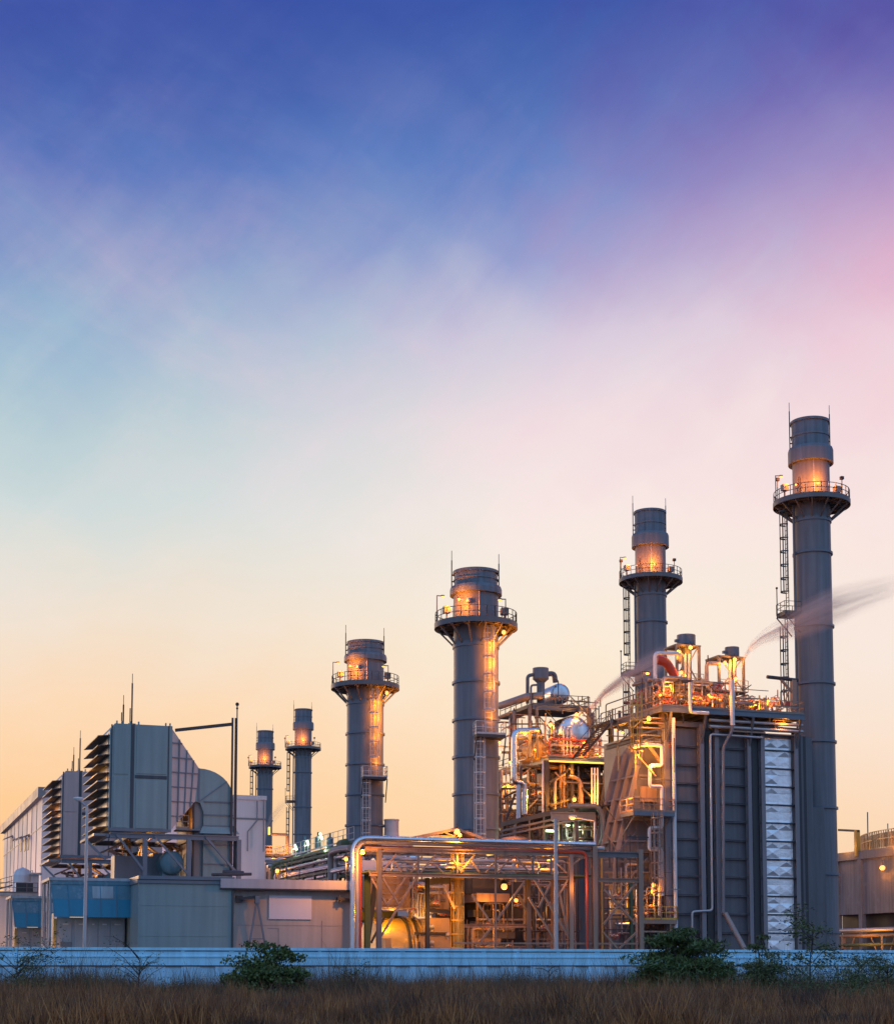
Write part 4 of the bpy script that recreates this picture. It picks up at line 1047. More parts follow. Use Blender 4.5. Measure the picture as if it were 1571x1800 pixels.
# ---------------------------------------------------------------- gas turbine package behind the rack
def build_turbine():
    b = 125.5
    p = B(700, 1650, b)
    root = thing('gas_turbine', 'orange lit turbine package with gold ribbed cylinder behind the pipe rack', 'turbine', (p.x, b, 0))
    zc = 2.6; r = B(700, 1612, b).z - zc
    xl = B(648, 1640, b + r).x; xr = B(727, 1640, b + r).x
    MB().tube([V(xl, b + r, zc), V(xr, b + r, zc)], r, 40).build('exhaust_diffuser', MT['gold'], root)
    for px in (702, 711, 716, 724): 
        x = B(px, 1640, b + r).x; MB().tube([V(x - 0.1, b + r, zc), V(x + 0.1, b + r, zc)], r + 0.16, 40).build('flange_ring', MT['dark' if px in (702, 716) else 'ochre'], root)
    xa = B(728, 1640, b).x; xb = B(775, 1640, b).x; xc = B(796, 1640, b).x; zt = B(760, 1614, b).z
    MB().poly([V(xa - 0.3, b, 0), V(xb, b, 0), V(xb, b, zt), V(xa + 1.2, b, zt), V(xa + 0.2, b, zt - 2.2)], (0, 5, 0)).build('casing_box', MT['ochre'], root)
    MB().poly([V(xb, b - 0.02, 0), V(xc, b - 0.02, 0), V(xc - 0.3, b - 0.02, zt), V(xb, b - 0.02, zt)], (0, 4.8, 0)).build('casing_box', MT['ochre'], root)
    z = B(760, 1644, b).z; MB().box(xa, b - 0.15, z, xb + 0.5, b - 0.03, z + 0.22).build('casing_beam', MT['dark'], root)
    x = B(754, 1640, b).x; MB().box(x - 0.05, b - 0.03, 0, x + 0.05, b, zt).build('casing_joint', MT['seam'], root)
    for px, py in ((759, 1630), (759, 1658), (787, 1644)):
        q = B(px, py, b - 0.2); MB().ball(q, 0.22, 10, 6).tube([q, q + V(0, 0.3, 0)], 0.1, 6).tube([q, q - V(0, 0, 0.4)], 0.08, 6).build('instrument', MT['galv'], root)
    MB().box(B(676, 1650, b - 1).x, b - 1.2, 0, B(686, 1650, b - 1).x, b - 0.2, B(680, 1650, b - 1).z).build('cable_box', MT['ochre'], root)
    # louvred enclosure above
    x0, x1 = B(648, 1560, b + .5).x, B(718, 1560, b + .5).x; z0, z1 = B(700, 1596, b + .5).z, B(700, 1541, b + .5).z
    MB().poly([V(x0, b + 0.5, z0), V(x1 + 0.3, b + 0.5, z0), V(x1, b + 0.5, z1), V(x0, b + 0.5, z1)], (0, 5, 0)).build('enclosure', MT['rack'], root)
    for k in range(6):
        z = z0 + (z1 - z0) * (k + 0.5) / 6; MB().box(x0, b + 0.38, z, x1, b + 0.5, z + 0.09).build('louvre', MT['rack'], root)
    MB().box(x0 - 0.1, b + 0.2, z0 - 0.2, x1 + 0.8, b + 0.6, z0).build('ledge', MT['ochre'], root)
    MB().box(x0, b + 3.4, B(700, 1612, b).z - 0.3, x1, b + 6, z0 - 0.2).build('plinth', MT['dark'], root)
    MB().box(x0, b + 3, z1 + 0.1, B(712, 1560, b + 3).x, b + 6, B(700, 1514, b + 3).z).build('pale_box', MT['hall'], root)
    # dark ducting to the right
    MB().box(B(830, 1560, b).x, b, B(850, 1571, b).z, B(921, 1560, b).x, b + 6, B(850, 1543, b).z).build('exhaust_duct', MT['dark'], root)
    MB().box(B(834, 1560, b).x, b - 0.5, B(850, 1586, b).z, B(892, 1560, b).x, b + 4, B(850, 1571, b).z).build('duct_band', MT['rack'], root)
    MB().box(B(800, 1560, b).x, b + 5, 0, B(1050, 1560, b).x, b + 6, B(850, 1500, b).z).build('back_wall', MT['dark'], root)
    for px0, px1, py0, py1 in ((832, 892, 1600, 1612), (835, 905, 1620, 1650), (890, 925, 1590, 1615), (940, 968, 1625, 1668), (700, 790, 1545, 1600), (826, 880, 1634, 1668)):
        MB().box(B(px0, 1600, b + 1).x, b + 1, max(0.05, B(px0, py1, b + 1).z), B(px1, 1600, b + 1).x, b + 2.4, B(px0, py0, b + 1).z).build('equipment_box', MT[random.choice(['rack', 'steel', 'dark', 'dark'])], root)
    # manifold pipes between
    for px in (733, 738, 743): MB().tube([B(px, 1612, b), B(px, 1592, b), B(px + 2, 1570, b)], 0.11, 8).build('manifold_pipe', MT['pipe'], root)
    MB().tube([B(720, 1556, b - .2), B(750, 1556, b - .2), B(750, 1600, b - .2)], 0.26, 12, R_=0.5).build('manifold_pipe', MT['pipe'], root)
    MB().tube([B(726, 1612, b - .4), B(726, 1560, b - .4)], 0.09, 8).build('manifold_pipe', MT['pipe2'], root)
    MB().tube([B(752, 1530, b + 1), B(775, 1524, b + 1), B(790, 1522, b + 1)], 0.30, 14, R_=0.8).build('manifold_pipe', MT['silver'], root)
    MB().tube([B(712, 1512, b + 2), B(735, 1507, b + 2)], 0.42, 14).build('manifold_pipe', MT['silver'], root)
    clutter(root, B(722, 1600, b).x, B(795, 1600, b).x, b - 0.6, b + 2, 5.9, B(760, 1505, b).z, 30, 21, mats=('pipe2', 'rack', 'dark', 'steel', 'pipe'), rmin=.04, rmax=0.16, nv=8)
    clutter(root, B(832, 1600, b).x, B(1000, 1600, b).x, b - 2.5, b + 3, 0.4, B(760, 1545, b).z, 58, 22, mats=('pipe2', 'rack', 'dark', 'dark', 'steel'), rmin=.04, rmax=0.18, nv=18)
    clutter(root, B(832, 1600, b).x, B(1000, 1600, b).x, b - 1.0, b + 3, B(760, 1536, b).z, B(760, 1500, b).z, 16, 23, rmax=0.14, nv=4)
    add_light(root, B(688, 1603, b + 0.3), 210, (1.0, 0.62, 0.10), 0.3)
    add_light(root, B(765, 1606, b - 1.8), 130, (1.0, 0.5, 0.1), 0.25); add_light(root, B(690, 1560, b - 2.2), 90, (1.0, 0.44, 0.12), 0.25)
    add_light(root, B(860, 1590, b - 1.5), 110); add_light(root, B(870, 1640, b - 1.5), 90); add_light(root, B(960, 1600, b - .5), 60); add_light(root, B(905, 1518, b), 90)  # unseen fill lights added to brighten the turbine package
build_turbine()

# gabled roof with the bright lamp, and the pale vent behind the bypass stack
def build_gable():
    b = 127.0
    p = B(725, 1471, b); q = B(803, 1455, b); r = B(868, 1478, b)
    root = thing('gabled_shelter_roof', 'low gabled roof with a bright orange lamp above the silver pipe', 'roof', (q.x, b, 0))
    MB().poly([p, q, r, r - V(0, 0, .25), q - V(0, 0, .25), p - V(0, 0, .25)], (0, 5, 0)).build('roof', MT['rack'], root)
    for t in (0.25, 0.5, 0.75): MB().beam(p.lerp(q, t) - V(0, 0, 0.3), q - V(0, 0, 0.4) * 2, 0.1).build('rafter', MT['rack'], root)
    for c in (p, q, r): MB().beam(V(c.x, b + 0.5, 0), V(c.x, b + 0.5, c.z - 0.2), 0.25).build('post', MT['rack'], root)
    lamp(root, B(803, 1462, b - 1.0), 420, 0.24, (0, -0.5, -0.5), mount=q, topshade=False)
    MB().ball(B(808, 1468.5, b - 1.0), 0.17).build('lamp', MT['bulb'], root)
build_gable()
def build_vent():
    b = 166; p = B(688, 1470, b); zt = B(688, 1441, b).z; r = 13 * 172 / F
    root = thing('vent_stack', 'short pale round vent just right of the second bypass stack', 'vent', (p.x, b, 0))
    MB().lathe(p.x, b, [(r * 1.25, p.z - 1), (r, p.z + 0.4), (r, zt - 0.15), (r * 1.06, zt - 0.15), (r * 1.06, zt), (r * .9, zt), (r * .9, p.z)], 28).build('vent_shell', MT['hall'], root)
    MB().box(p.x - 2.2, b - 1, 0, p.x + 2.2, b + 2, p.z - 0.8).build('base_box', MT['hall'], root)
build_vent()

# ---------------------------------------------------------------- heat recovery boiler at the right
def build_boiler():
    b = 125.0
    a0 = B(1167, 1500, b).x; a1 = B(1408, 1500, b).x
    zd = B(1165, 1241, b - 1).z; zc = zd - 1.7
    root = thing('recovery_boiler', 'huge grey ribbed boiler block with lit roof pipework at the right', 'boiler', ((a0 + a1) / 2, b, 0))
    X = lambda px, bb=b: B(px, 1500, bb).x
    Z = lambda py, px=1250, bb=b: B(px, py, bb).z
    MB().box(a0, b + 0.4, 0, a1, b + 12, zc).build('casing', MT['casing'], root)
    z = 1.2
    while z < zc - 0.3:
        MB().ibeam(V(a0 + .1, b + 0.26, z), V(a1 - .1, b + 0.26, z), 0.28, 0.18, 0.05).build('casing_rib', MT['casing'], root); z += 1.66
    z = 2.03
    for px, w in ((1173, 0.55), (1234.5, 0.44), (1261, 0.42), (1318, 0.38), (1342, 0.40), (1401, 0.42)):
        x = X(px, b - .1); MB().ibeam(V(x, b - 0.02, 0), V(x, b - 0.02, zc + 0.4), w, 0.5, 0.07, up=(0, 1, 0)).build('column', MT['column'], root)
    for px in (1248, 1330):
        x = X(px); MB().box(x - 0.3, b + 0.1, 0, x + 0.3, b + 0.36, zc).build('recess_duct', MT['dark'], root)
    # embossed aluminium strip: rows of raised pyramids
    xa, xb = X(1346), X(1394); zt, zb = Z(1299, 1370), 0.5
    m = MB(); nc = 2; cw = (xb - xa) / nc; nr = int((zt - zb) / 0.83); ch = (zt - zb) / nr; rnd = random.Random(9)
    for j in range(nr):
        for i in range(nc):
            x0_, z0_ = xa + i * cw, zb + j * ch
            pk = rnd.choice([0.02, 0.07, 0.13, 0.15, -0.12, 0.09])
            c = [V(x0_, b + .12, z0_), V(x0_ + cw, b + .12, z0_), V(x0_ + cw, b + .12, z0_ + ch), V(x0_, b + .12, z0_ + ch)]
            pkp = V(x0_ + cw / 2 + rnd.uniform(-.05, .05), b + .12 - pk, z0_ + ch / 2 + rnd.uniform(-.05, .05))
            m.add(c + [pkp], [(0, 1, 4), (1, 2, 4), (2, 3, 4), (3, 0, 4)])
    m.box(xa - 0.05, b + 0.13, zb, xb + 0.05, b + 0.3, zt)
    m.build('embossed_panel', MT['emboss'], root)
    z = 1.2
    while z < zt:
        MB().box(xa - 0.1, b - 0.08, z - 0.06, xb + 0.6, b + 0.16, z + 0.06).build('panel_bar', MT['dark'], root); z += 1.66
    for k, (xo, w, mt) in enumerate(((0.35, 0.28, 'dark'), (0.75, 0.3, 'casing'), (1.2, 0.4, 'dark'), (1.7, 0.3, 'casing'), (2.2, 0.5, 'casing'))):
        MB().box(a1 + xo - w / 2, b + 0.5 + 0.3 * k, 0, a1 + xo + w / 2, b + 1.4 + 0.3 * k, Z(1290, 1400)).build('riser_duct', MT[mt], root)
    MB().box(a1, b + 3, 0, a1 + 4.5, b + 11, zd - 8).build('outlet_duct', MT['casing'], root)
    # roof deck
    dl = B(1163, 1240, b - 1).x; fb = A(1056, 1268, dl).y; dr = B(1414, 1262, b - 1).x
    dk = MB().box(dl, b - 1, zd - 0.1, dr, b + 12.0, zd)
    for i in range(12):
        x = dl + 0.3 + (dr - dl - 0.6) * i / 11; dk.beam(V(x, b - 0.9, zd - 0.3), V(x, b + 11, zd - 0.3), 0.18, 0.4)
    deck = dk.build('roof_deck', MT['dark'], root)
    MB().ibeam(V(dl, b - 1.0, zd - 0.25), V(dr, b - 1.0, zd - 0.25), 0.2, 0.5, 0.06).build('edge_beam', MT['frame'], deck)
    MB().ibeam(V(dl, b - 1.0, zd - 0.25), V(dl, fb, zd - 0.25), 0.2, 0.5, 0.06).build('edge_beam', MT['steel'], deck)
    MB().railing([V(dl, fb, zd), V(dl, b - 1, zd), V(dr, b - 1, zd), V(dr, b + 9, zd)], 1.15, 1.5, 0.07).build('railing', MT['rack'], deck)
    MB().box(dl - 0.8, fb - 3.5, zd - 0.12, dl + 0.2, fb + 1.2, zd).build('side_landing', MT['dark'], deck)
    # steel below the deck
    for x in (X(1173), X(1234), X(1318), X(1401)):
        MB().beam(V(x, b - 0.1, zc - 1.6), V(x, b - 1.0, zd - 0.4), 0.2).build('deck_bracket', MT['steel'], root)
    MB().ibeam(V(a0, b, zc + 0.35), V(a1, b, zc + 0.35), 0.3, 0.45, 0.06).build('head_beam', MT['steel'], root)
    MB().ibeam(V(dl + 0.6, b + 1, zc - 0.4), V(dl + 0.6, fb, zc - 0.4), 0.25, 0.4, 0.06).build('head_beam', MT['dark'], root)
    for bb in (b + 0.6, b + 6, fb - 0.5):
        MB().ibeam(V(dl + 0.8, bb, 0), V(dl + 0.8, bb, zd - 0.3), 0.4, 0.4, 0.06, up=(0, 1, 0)).build('column', MT['rack'] if bb < b + 2 else MT['dark'], root)
    def pipe(pts, r, mat='pipe', rr=0.35, nm='pipe'): return MB().tube([Vector(p) for p in pts], r, 10, R_=rr).build(nm, MT[mat], root)
    for py in (1275, 1286): pipe([V(X(1250, b - .6), b - .6, Z(py - 4, 1300)), V(dr, b - .6, Z(py - 4, 1300))], 0.15, 'pipe', None)
    pipe([V(X(1186, b - .8), b - .8, Z(1265, 1186)), V(X(1186, b - .8), b - .8, 0.5)], 0.17, 'white', None)
    pipe([B(1340, 1297, b - .5), B(1248, 1291, b - .5), B(1251.5, 1601, b - .5), B(1216, 1603, b - .5), B(1216, 1640, b - .5)], 0.11, 'pipe', 0.3)
    pipe([B(1287, 1262, b - 1.1), B(1287, 1285, b - 1.1), B(1271, 1312, b - .6), B(1271, 1606, b - .6)], 0.15, 'column', 0.6)
    pipe([B(1274, 1606, b - .7), B(1310, 1672, b - 2.2)], 0.24, 'pipe2', None)
    pipe([B(1212, 1200, b - 1.2), B(1213, 1252, b - 1.2), B(1245, 1254, b - 1.2)], 0.16, 'white', 0.3)
    pipe([B(1286, 1195, b - 1.2), B(1287, 1275, b - 1.2)], 0.22, 'white', None)
    # ---- inlet duct on the left
    bd = b + 1.6
    top = B(1133, 1318, bd); bot = B(1091, 1493, bd)
    zlow = B(1091, 1499, bd).z; dd = 5.0
    slope = (bot.x - top.x) / (bot.z - top.z)
    xlow = top.x + slope * (zlow - top.z)
    dpts = [V(a0 + 0.5, bd, zlow), V(xlow, bd, zlow), V(top.x, bd, top.z), V(a0 + 0.5, bd, top.z + 1.6)]
    du = MB().poly(dpts, (0, dd, 0)).build('inlet_duct', MT['casing'], root)
    for k in range(4):
        yb = bd + 0.02 + k * 1.62
        MB().poly([V(xlow - 0.05, yb, zlow), V(top.x - 0.05, yb, top.z), V(top.x - 0.5, yb, top.z), V(xlow - 0.5, yb, zlow)], (0, 0.06, 0)).build('duct_rib', MT['column'], du)
    for py in (1362, 1400, 1440, 1478):
        zz_ = B(1090, py, bd).z; x = top.x + slope * (zz_ - top.z)
        MB().beam(V(x - 0.2, bd, zz_), V(x - 0.2, bd + dd, zz_), 0.25, 0.14).build('duct_rib', MT['column'], du)
        MB().beam(V(x, bd - 0.08, zz_), V(a0, bd - 0.08, zz_), 0.16, 0.16).build('duct_rib', MT['column'], du)
    for px in (1098, 1120, 1142):
        zz_ = B(px, 1660, bd).z; x = B(px, 1550, bd).x
        MB().beam(V(x, bd - 0.06, 0), V(x, bd - 0.06, top.z - 1 if px > 1130 else B(px, 1440, bd).z), 0.22, 0.12).build('duct_rib', MT['steel'], du)
    for py in (1515, 1534, 1556, 1580, 1606, 1632): MB().beam(B(1062, py, bd - .06), B(1165, py, bd - .06), 0.12, 0.16).build('duct_rib', MT['steel'], du)
    MB().box(B(1072, 1600, bd).x, bd + 0.3, 0, a0, bd + 5, zlow - 0.02).build('lower_casing', MT['casing'], root)
    # ---- landings on the corner
    def landing(px0, px1, py, bb, depth, mat='frame', rail='rack'):
        p, q = B(px0, py, bb), B(px1, py, bb)
        l = MB().box(p.x, bb, p.z - 0.35, q.x, bb + depth, p.z).build('landing', MT[mat], root)
        MB().railing([V(p.x, bb + depth, p.z), V(p.x, bb, p.z), V(q.x, bb, p.z), V(q.x, bb + depth * .6, p.z)], 1.15, 1.1, 0.06).build('railing', MT[rail], l)
        for x in (p.x + 0.2, q.x - 0.3): MB().beam(V(x, bb + 0.1, p.z - 0.3), V(x, bb + depth, p.z - 2.0), 0.12).build('landing_strut', MT[mat], l)
    landing(1113, 1186, 1426, b - 1.3, 2.6); landing(1132, 1190, 1617, b - 1.2, 2.4, 'rack', 'yellow')
    for py0, py1, px in ((1255, 1350, 1119), (1430, 1617, 1156)):
        p = B(px, py1, b - 1.4)
        MB().ladder(p, B(px, py0, b - 1.4).z, (-0.4, -1), 0.6).build('ladder', MT['rack'], root)
    p = B(1119, 1350, b - 1.4); MB().cage(V(p.x, p.y, 0), B(1119, 1350, b - 1.4).z + 1.5, zd + 1, (-0.4, -1), 0.5, 1.3).build('safety_cage', MT['yellow'], root)
    p = B(1156, 1617, b - 1.4); MB().cage(V(p.x, p.y, 0), p.z + 2.3, B(1156, 1430, b - 1.4).z, (-0.4, -1), 0.5, 1.3).build('safety_cage', MT['rack'], root)
    # white looping pipes at the corner
    w = b - 1.0
    pipe([B(1110, 1314, w), B(1135, 1309, w), B(1163, 1311, w), B(1163, 1346, w), B(1142, 1346, w), B(1142, 1383, w), B(1163, 1383, w), B(1163, 1455, w), B(1141, 1456, w), B(1141, 1494, w), B(1163, 1494, w), B(1164, 1575, w)], 0.16, 'white', 0.25)
    pipe([B(1150, 1440, w), B(1150, 1560, w)], 0.07, 'pipe', None); pipe([B(1159, 1440, w - .2), B(1159, 1610, w - .2)], 0.07, 'pipe', None)
    MB().box(B(1125, 1400, bd - .2).x, bd - .35, B(1125, 1400, bd).z - .5, B(1165, 1400, bd).x, bd - 0.1, B(1125, 1383, bd).z).build('inspection_box', MT['rack'], root)
    MB().beam(B(1133, 1302, b + .2), B(1165, 1345, b + .2), 0.24).build('brace', MT['rack'], root)
    MB().beam(B(1183, 1265, b - .3), B(1172, 1290, b - .3), 0.18).build('brace', MT['rack'], root)
    clutter(root, B(1112, 1600, b).x, B(1185, 1600, b).x, b - 0.7, b + 1.2, Z(1615, 1150), Z(1560, 1150), 10, 31, rmax=0.12, nv=4)
    clutter(root, B(1065, 1600, b).x, B(1120, 1600, b).x, b - 1.5, b + 1.2, 0.5, Z(1510, 1100), 14, 32, rmax=0.14, nv=3)
    clutter(root, B(1115, 1600, b).x, B(1180, 1600, b).x, b - .6, b + .8, zc - 3, zd - 0.4, 9, 33, mats=('rack', 'pipe2', 'steel'), rmax=0.13, nv=1)
    # stair down from the deck
    st0 = V(dl - 0.5, fb - 1.5, zd); st1 = V(dl - 4.0, fb - 2.2, B(1046, 1342, fb).z)
    ms = MB()
    sw = 2.3
    for o in (0, sw): ms.beam(st0 + V(0, -o, 0), st1 + V(0, -o, 0), 0.08, 0.20)
    for i in range(14):
        c = st0.lerp(st1, i / 13.5); ms.box(c.x - 0.10, c.y - sw, c.z - 0.025, c.x + 0.10, c.y, c.z + 0.025)
    for o in (0, sw):
        ms.beam(st0 + V(0, -o, 1), st1 + V(0, -o, 1), 0.05)
        for t in (.2, .5, .8): c = st0.lerp(st1, t) + V(0, -o, 0); ms.beam(c, c + V(0, 0, 1), 0.05)
    ms.build('stair', MT['dark'], root)
    # ---- roof equipment
    q = 129.0
    def tower(pxl, pxr, py_top, py_bot, spx0, spx1, sy0, sy1, bb):
        x0_, x1_ = B(pxl, py_top, bb).x, B(pxr, py_top, bb).x; zt_ = B(pxl, py_top, bb).z; zb_ = zd
        t = MB()
        for x in (x0_, x1_):
            for y in (bb, bb + 2.2): t.beam(V(x, y, zb_), V(x, y, zt_), 0.22)
        for z_ in (zb_ + (zt_ - zb_) * 0.45, zt_ - 0.1):
            t.beam(V(x0_, bb, z_), V(x1_, bb, z_), 0.16); t.beam(V(x0_, bb + 2.2, z_), V(x1_, bb + 2.2, z_), 0.16); t.beam(V(x0_, bb, z_), V(x0_, bb + 2.2, z_), 0.16); t.beam(V(x1_, bb, z_), V(x1_, bb + 2.2, z_), 0.16)
        t.beam(V(x0_, bb, zb_ + (zt_ - zb_) * .45), V(x1_, bb, zt_), 0.1).beam(V(x1_, bb, zb_ + (zt_ - zb_) * .45), V(x0_, bb, zt_), 0.1)
        zm = zb_ + (zt_ - zb_) * 0.45
        t.box(x0_ - 0.3, bb - 0.3, zm - 0.1, x1_ + 0.3, bb + 2.5, zm)
        t.box(x0_ - 0.15, bb - 0.15, zt_ - 0.12, x1_ + 0.15, bb + 2.3, zt_)
        fr = t.build('silencer_tower', MT['steel'], root)
        MB().railing([V(x0_ - .3, bb - .3, zm), V(x1_ + .3, bb - .3, zm)], 1.0, 0.8, 0.05, toe=False).build('railing', MT['rack'], fr)
        sx0, sx1 = B(spx0, sy0, bb + 1.1).x, B(spx1, sy0, bb + 1.1).x; r = (sx1 - sx0) / 2; cx = (sx0 + sx1) / 2; z0_, z1_ = B(spx0, sy1, bb).z, B(spx0, sy0, bb).z
        cy = bb + 1.1
        MB().lathe(cx, cy, [(r * 0.55, zm), (r * 0.55, z0_ - 0.1), (r * 0.9, z0_), (r, z0_ + 0.1), (r, z1_), (r * 0.92, z1_), (r * 0.92, z1_ - 0.4), (0, z1_ - 0.4)], 24).build('silencer', MT['collar'], fr)
        MB().box(cx - r - 0.3, cy - .15, z0_ + .3, cx - r + .02, cy + .15, z0_ + .55).build('silencer_lug', MT['collar'], fr)
        return x0_, x1_, zm, zt_
    tower(1189, 1228, 1132, 1235, 1191, 1220, 1111, 1130, q)
    tower(1263, 1306, 1152, 1240, 1275, 1297, 1133, 1150, q)
    pipe([B(1151, 1205, q - 1), B(1151, 1148, q - 1), B(1195, 1149, q - 1), B(1195, 1165, q)], 0.18, 'white', 0.4)
    pipe([B(1154, 1160, q - .4), B(1170, 1163, q - .4), B(1187, 1190, q - .4)], 0.42, 'red', 1.0)
    pipe([B(1242, 1235, q), B(1242, 1166, q), B(1264, 1166, q)], 0.20, 'pipe2', 0.4); pipe([B(1244, 1166, q), B(1244, 1152, q)], 0.06, 'dark', None)
    for px in (1204, 1211): pipe([B(px, 1235, q), B(px, 1150, q)], 0.12, 'pipe', None)
    for px in (1283, 1290): pipe([B(px, 1240, q), B(px, 1160, q)], 0.14, 'pipe', None)
    def drum(px, py, rpx, bb, mat='silver', ln=6):
        c = B(px, py, bb); r = rpx * (bb * 1.1) / F
        MB().tube([V(c.x, bb, c.z), V(c.x, bb + ln, c.z)], r, 28).dome((c.x, bb, c.z), r, (0, -1, 0), 0.5, 28).build('steam_drum', MT[mat], root)
        for yb in (bb + 1, bb + ln - 1.5): MB().box(c.x - r * .8, yb, zd, c.x + r * .8, yb + .4, c.z - r * .5).build('drum_saddle', MT['steel'], root)
    drum(1190, 1213, 17, 128.5, 'gold'); drum(1268, 1225, 14, 128.5, 'gold'); drum(1330, 1240, 9, 129, 'gold')
    x = B(1230, 1210, q - 1.5); cb = MB().box(x.x - 0.5, q - 1.5, zd, x.x + 0.5, q - 0.8, x.z + 0.5).build('control_cabinet', MT['frame'], root)
    MB().box(x.x - 0.42, q - 1.54, x.z - 0.3, x.x + 0.42, q - 1.49, x.z + 0.4).build('cabinet_door', MT['filt'], cb)
    pipe([B(1348, 1190, q), B(1402, 1196, q)], 0.17, 'dark', None, 'davit_arm')
    MB().beam(B(1371, 1193, q), B(1398, 1225, q), 0.2).build('davit_strut', MT['rack'], root)
    MB().beam(B(1394, 1262, q), B(1394, 1196, q), 0.45).build('davit_post', MT['rack'], root)
    for px in (1372, 1386):
        c = B(px, 1238, q); MB().tube([c, c + V(0, 0.25, 0)], 0.32, 14).beam(c, V(c.x, c.y, zd), 0.06).build('hose_reel', MT['red'], root)
    e = (dl + 0.5, dr - 0.5)
    clutter(root, e[0], B(1180, 1240, b).x, b - 0.4, b + 4, zd + 0.1, zd + 2.3, 34, 41, mats=('pipe', 'pipe2', 'rack', 'dark', 'steel'), rmin=.04, rmax=0.16, nv=18)
    clutter(root, B(1165, 1240, b).x, B(1300, 1240, b).x, b - .2, b + 6, zd + 0.1, zd + 3.0, 46, 42, mats=('pipe', 'pipe2', 'rack', 'dark', 'steel', 'ochre'), rmin=.04, rmax=0.22, nv=20)
    clutter(root, B(1295, 1240, b).x, B(1385, 1240, b).x, b - .2, b + 6, zd + 0.1, zd + 1.7, 40, 43, mats=('pipe2', 'rack', 'ochre', 'dark'), rmin=.04, rmax=0.16, nv=16)
    for yb in (b + 2.2, b + 6): MB().railing([V(dl + 2, yb, zd), V(dr - 1, yb, zd)], 1.15, 1.3, .06).build('railing', MT['rack'], deck)
    clutter(root, e[0] - 0.3, dl + 2.0, b + 3, fb, zd + 0.1, zd + 2.0, 9, 44, mats=('rack', 'steel'), rmax=0.16, nv=4)
    thin_steel(root, B(1068, 1500, b).x, B(1182, 1500, b).x, b - 1.3, b + .6, 1, zd - .6, 46, 81)
    thin_steel(root, dl, dr - .5, b - .6, b + 6, zd, zd + 2.6, 40, 82, ('rack', 'dark', 'steel'), .07)
    thin_steel(root, B(1180, 1270, b).x, dr - .3, b - .7, b - .2, zc - .3, zd - .3, 18, 83)
    # lamps
    for px, py, bb, pw, r in ((1192, 1145.5, q - .3, 170, .17), (1213, 1138, q - .4, 170, .18), (1197, 1182, q - .4, 120, .15), (1274, 1165, q - .3, 130, .15), (1291, 1159, q - .4, 170, .18), (1292, 1193, q - .4, 120, .14),
                              (1178, 1205, b - .3, 150, .1), (1160, 1222, b - .6, 170, .1), (1245, 1222, b - .6, 190, .1), (1265, 1230, b - .4, 160, .1), (1325, 1236, b + .5, 170, .1), (1350, 1232, b + .5, 120, .1), (1210, 1235, b - .2, 170, .09)):
        lamp(root, B(px, py, bb), pw, r, (0, -0.35, -0.3))
    post_lamp(root, V(B(1129, 1213, b).x, b, zd), B(1129, 1181, b).z - zd, (0.5, 0, 0), 130)
    lamp(root, B(1140, 1263, b - 1.2), 320, 0.2, (0, 0, -0.5), mount=B(1140, 1252, b - 1.2)); add_light(root, B(1125, 1330, b - 1.2), 620, (1.0, 0.46, 0.08), .25); add_light(root, B(1092, 1400, b - .6), 400, (1.0, 0.42, 0.1), .25)
    add_light(root, B(1150, 1345, b - 1.5), 380, (1.0, 0.46, 0.08), .25)  # added fill brightening the inlet duct corner
    lamp(root, B(1148, 1556, b - 1.3), 260, 0.18, (-0.2, -0.1, -0.6), mount=B(1156, 1560, b - 1.2)); add_light(root, B(1125, 1590, b - .9), 130, (1.0, 0.5, 0.08), .2)
    lamp(root, B(1094, 1288, fb - 2.5), 60, 0.12, (0, -.3, -.3)); lamp(root, B(1082, 1283, fb - 2.5), 60, 0.1, (0, -.3, -.3))
    add_light(root, B(1200, 1262, b - 2.2), 120); add_light(root, B(1380, 1270, b - 1), 90)
    return root
build_boiler()

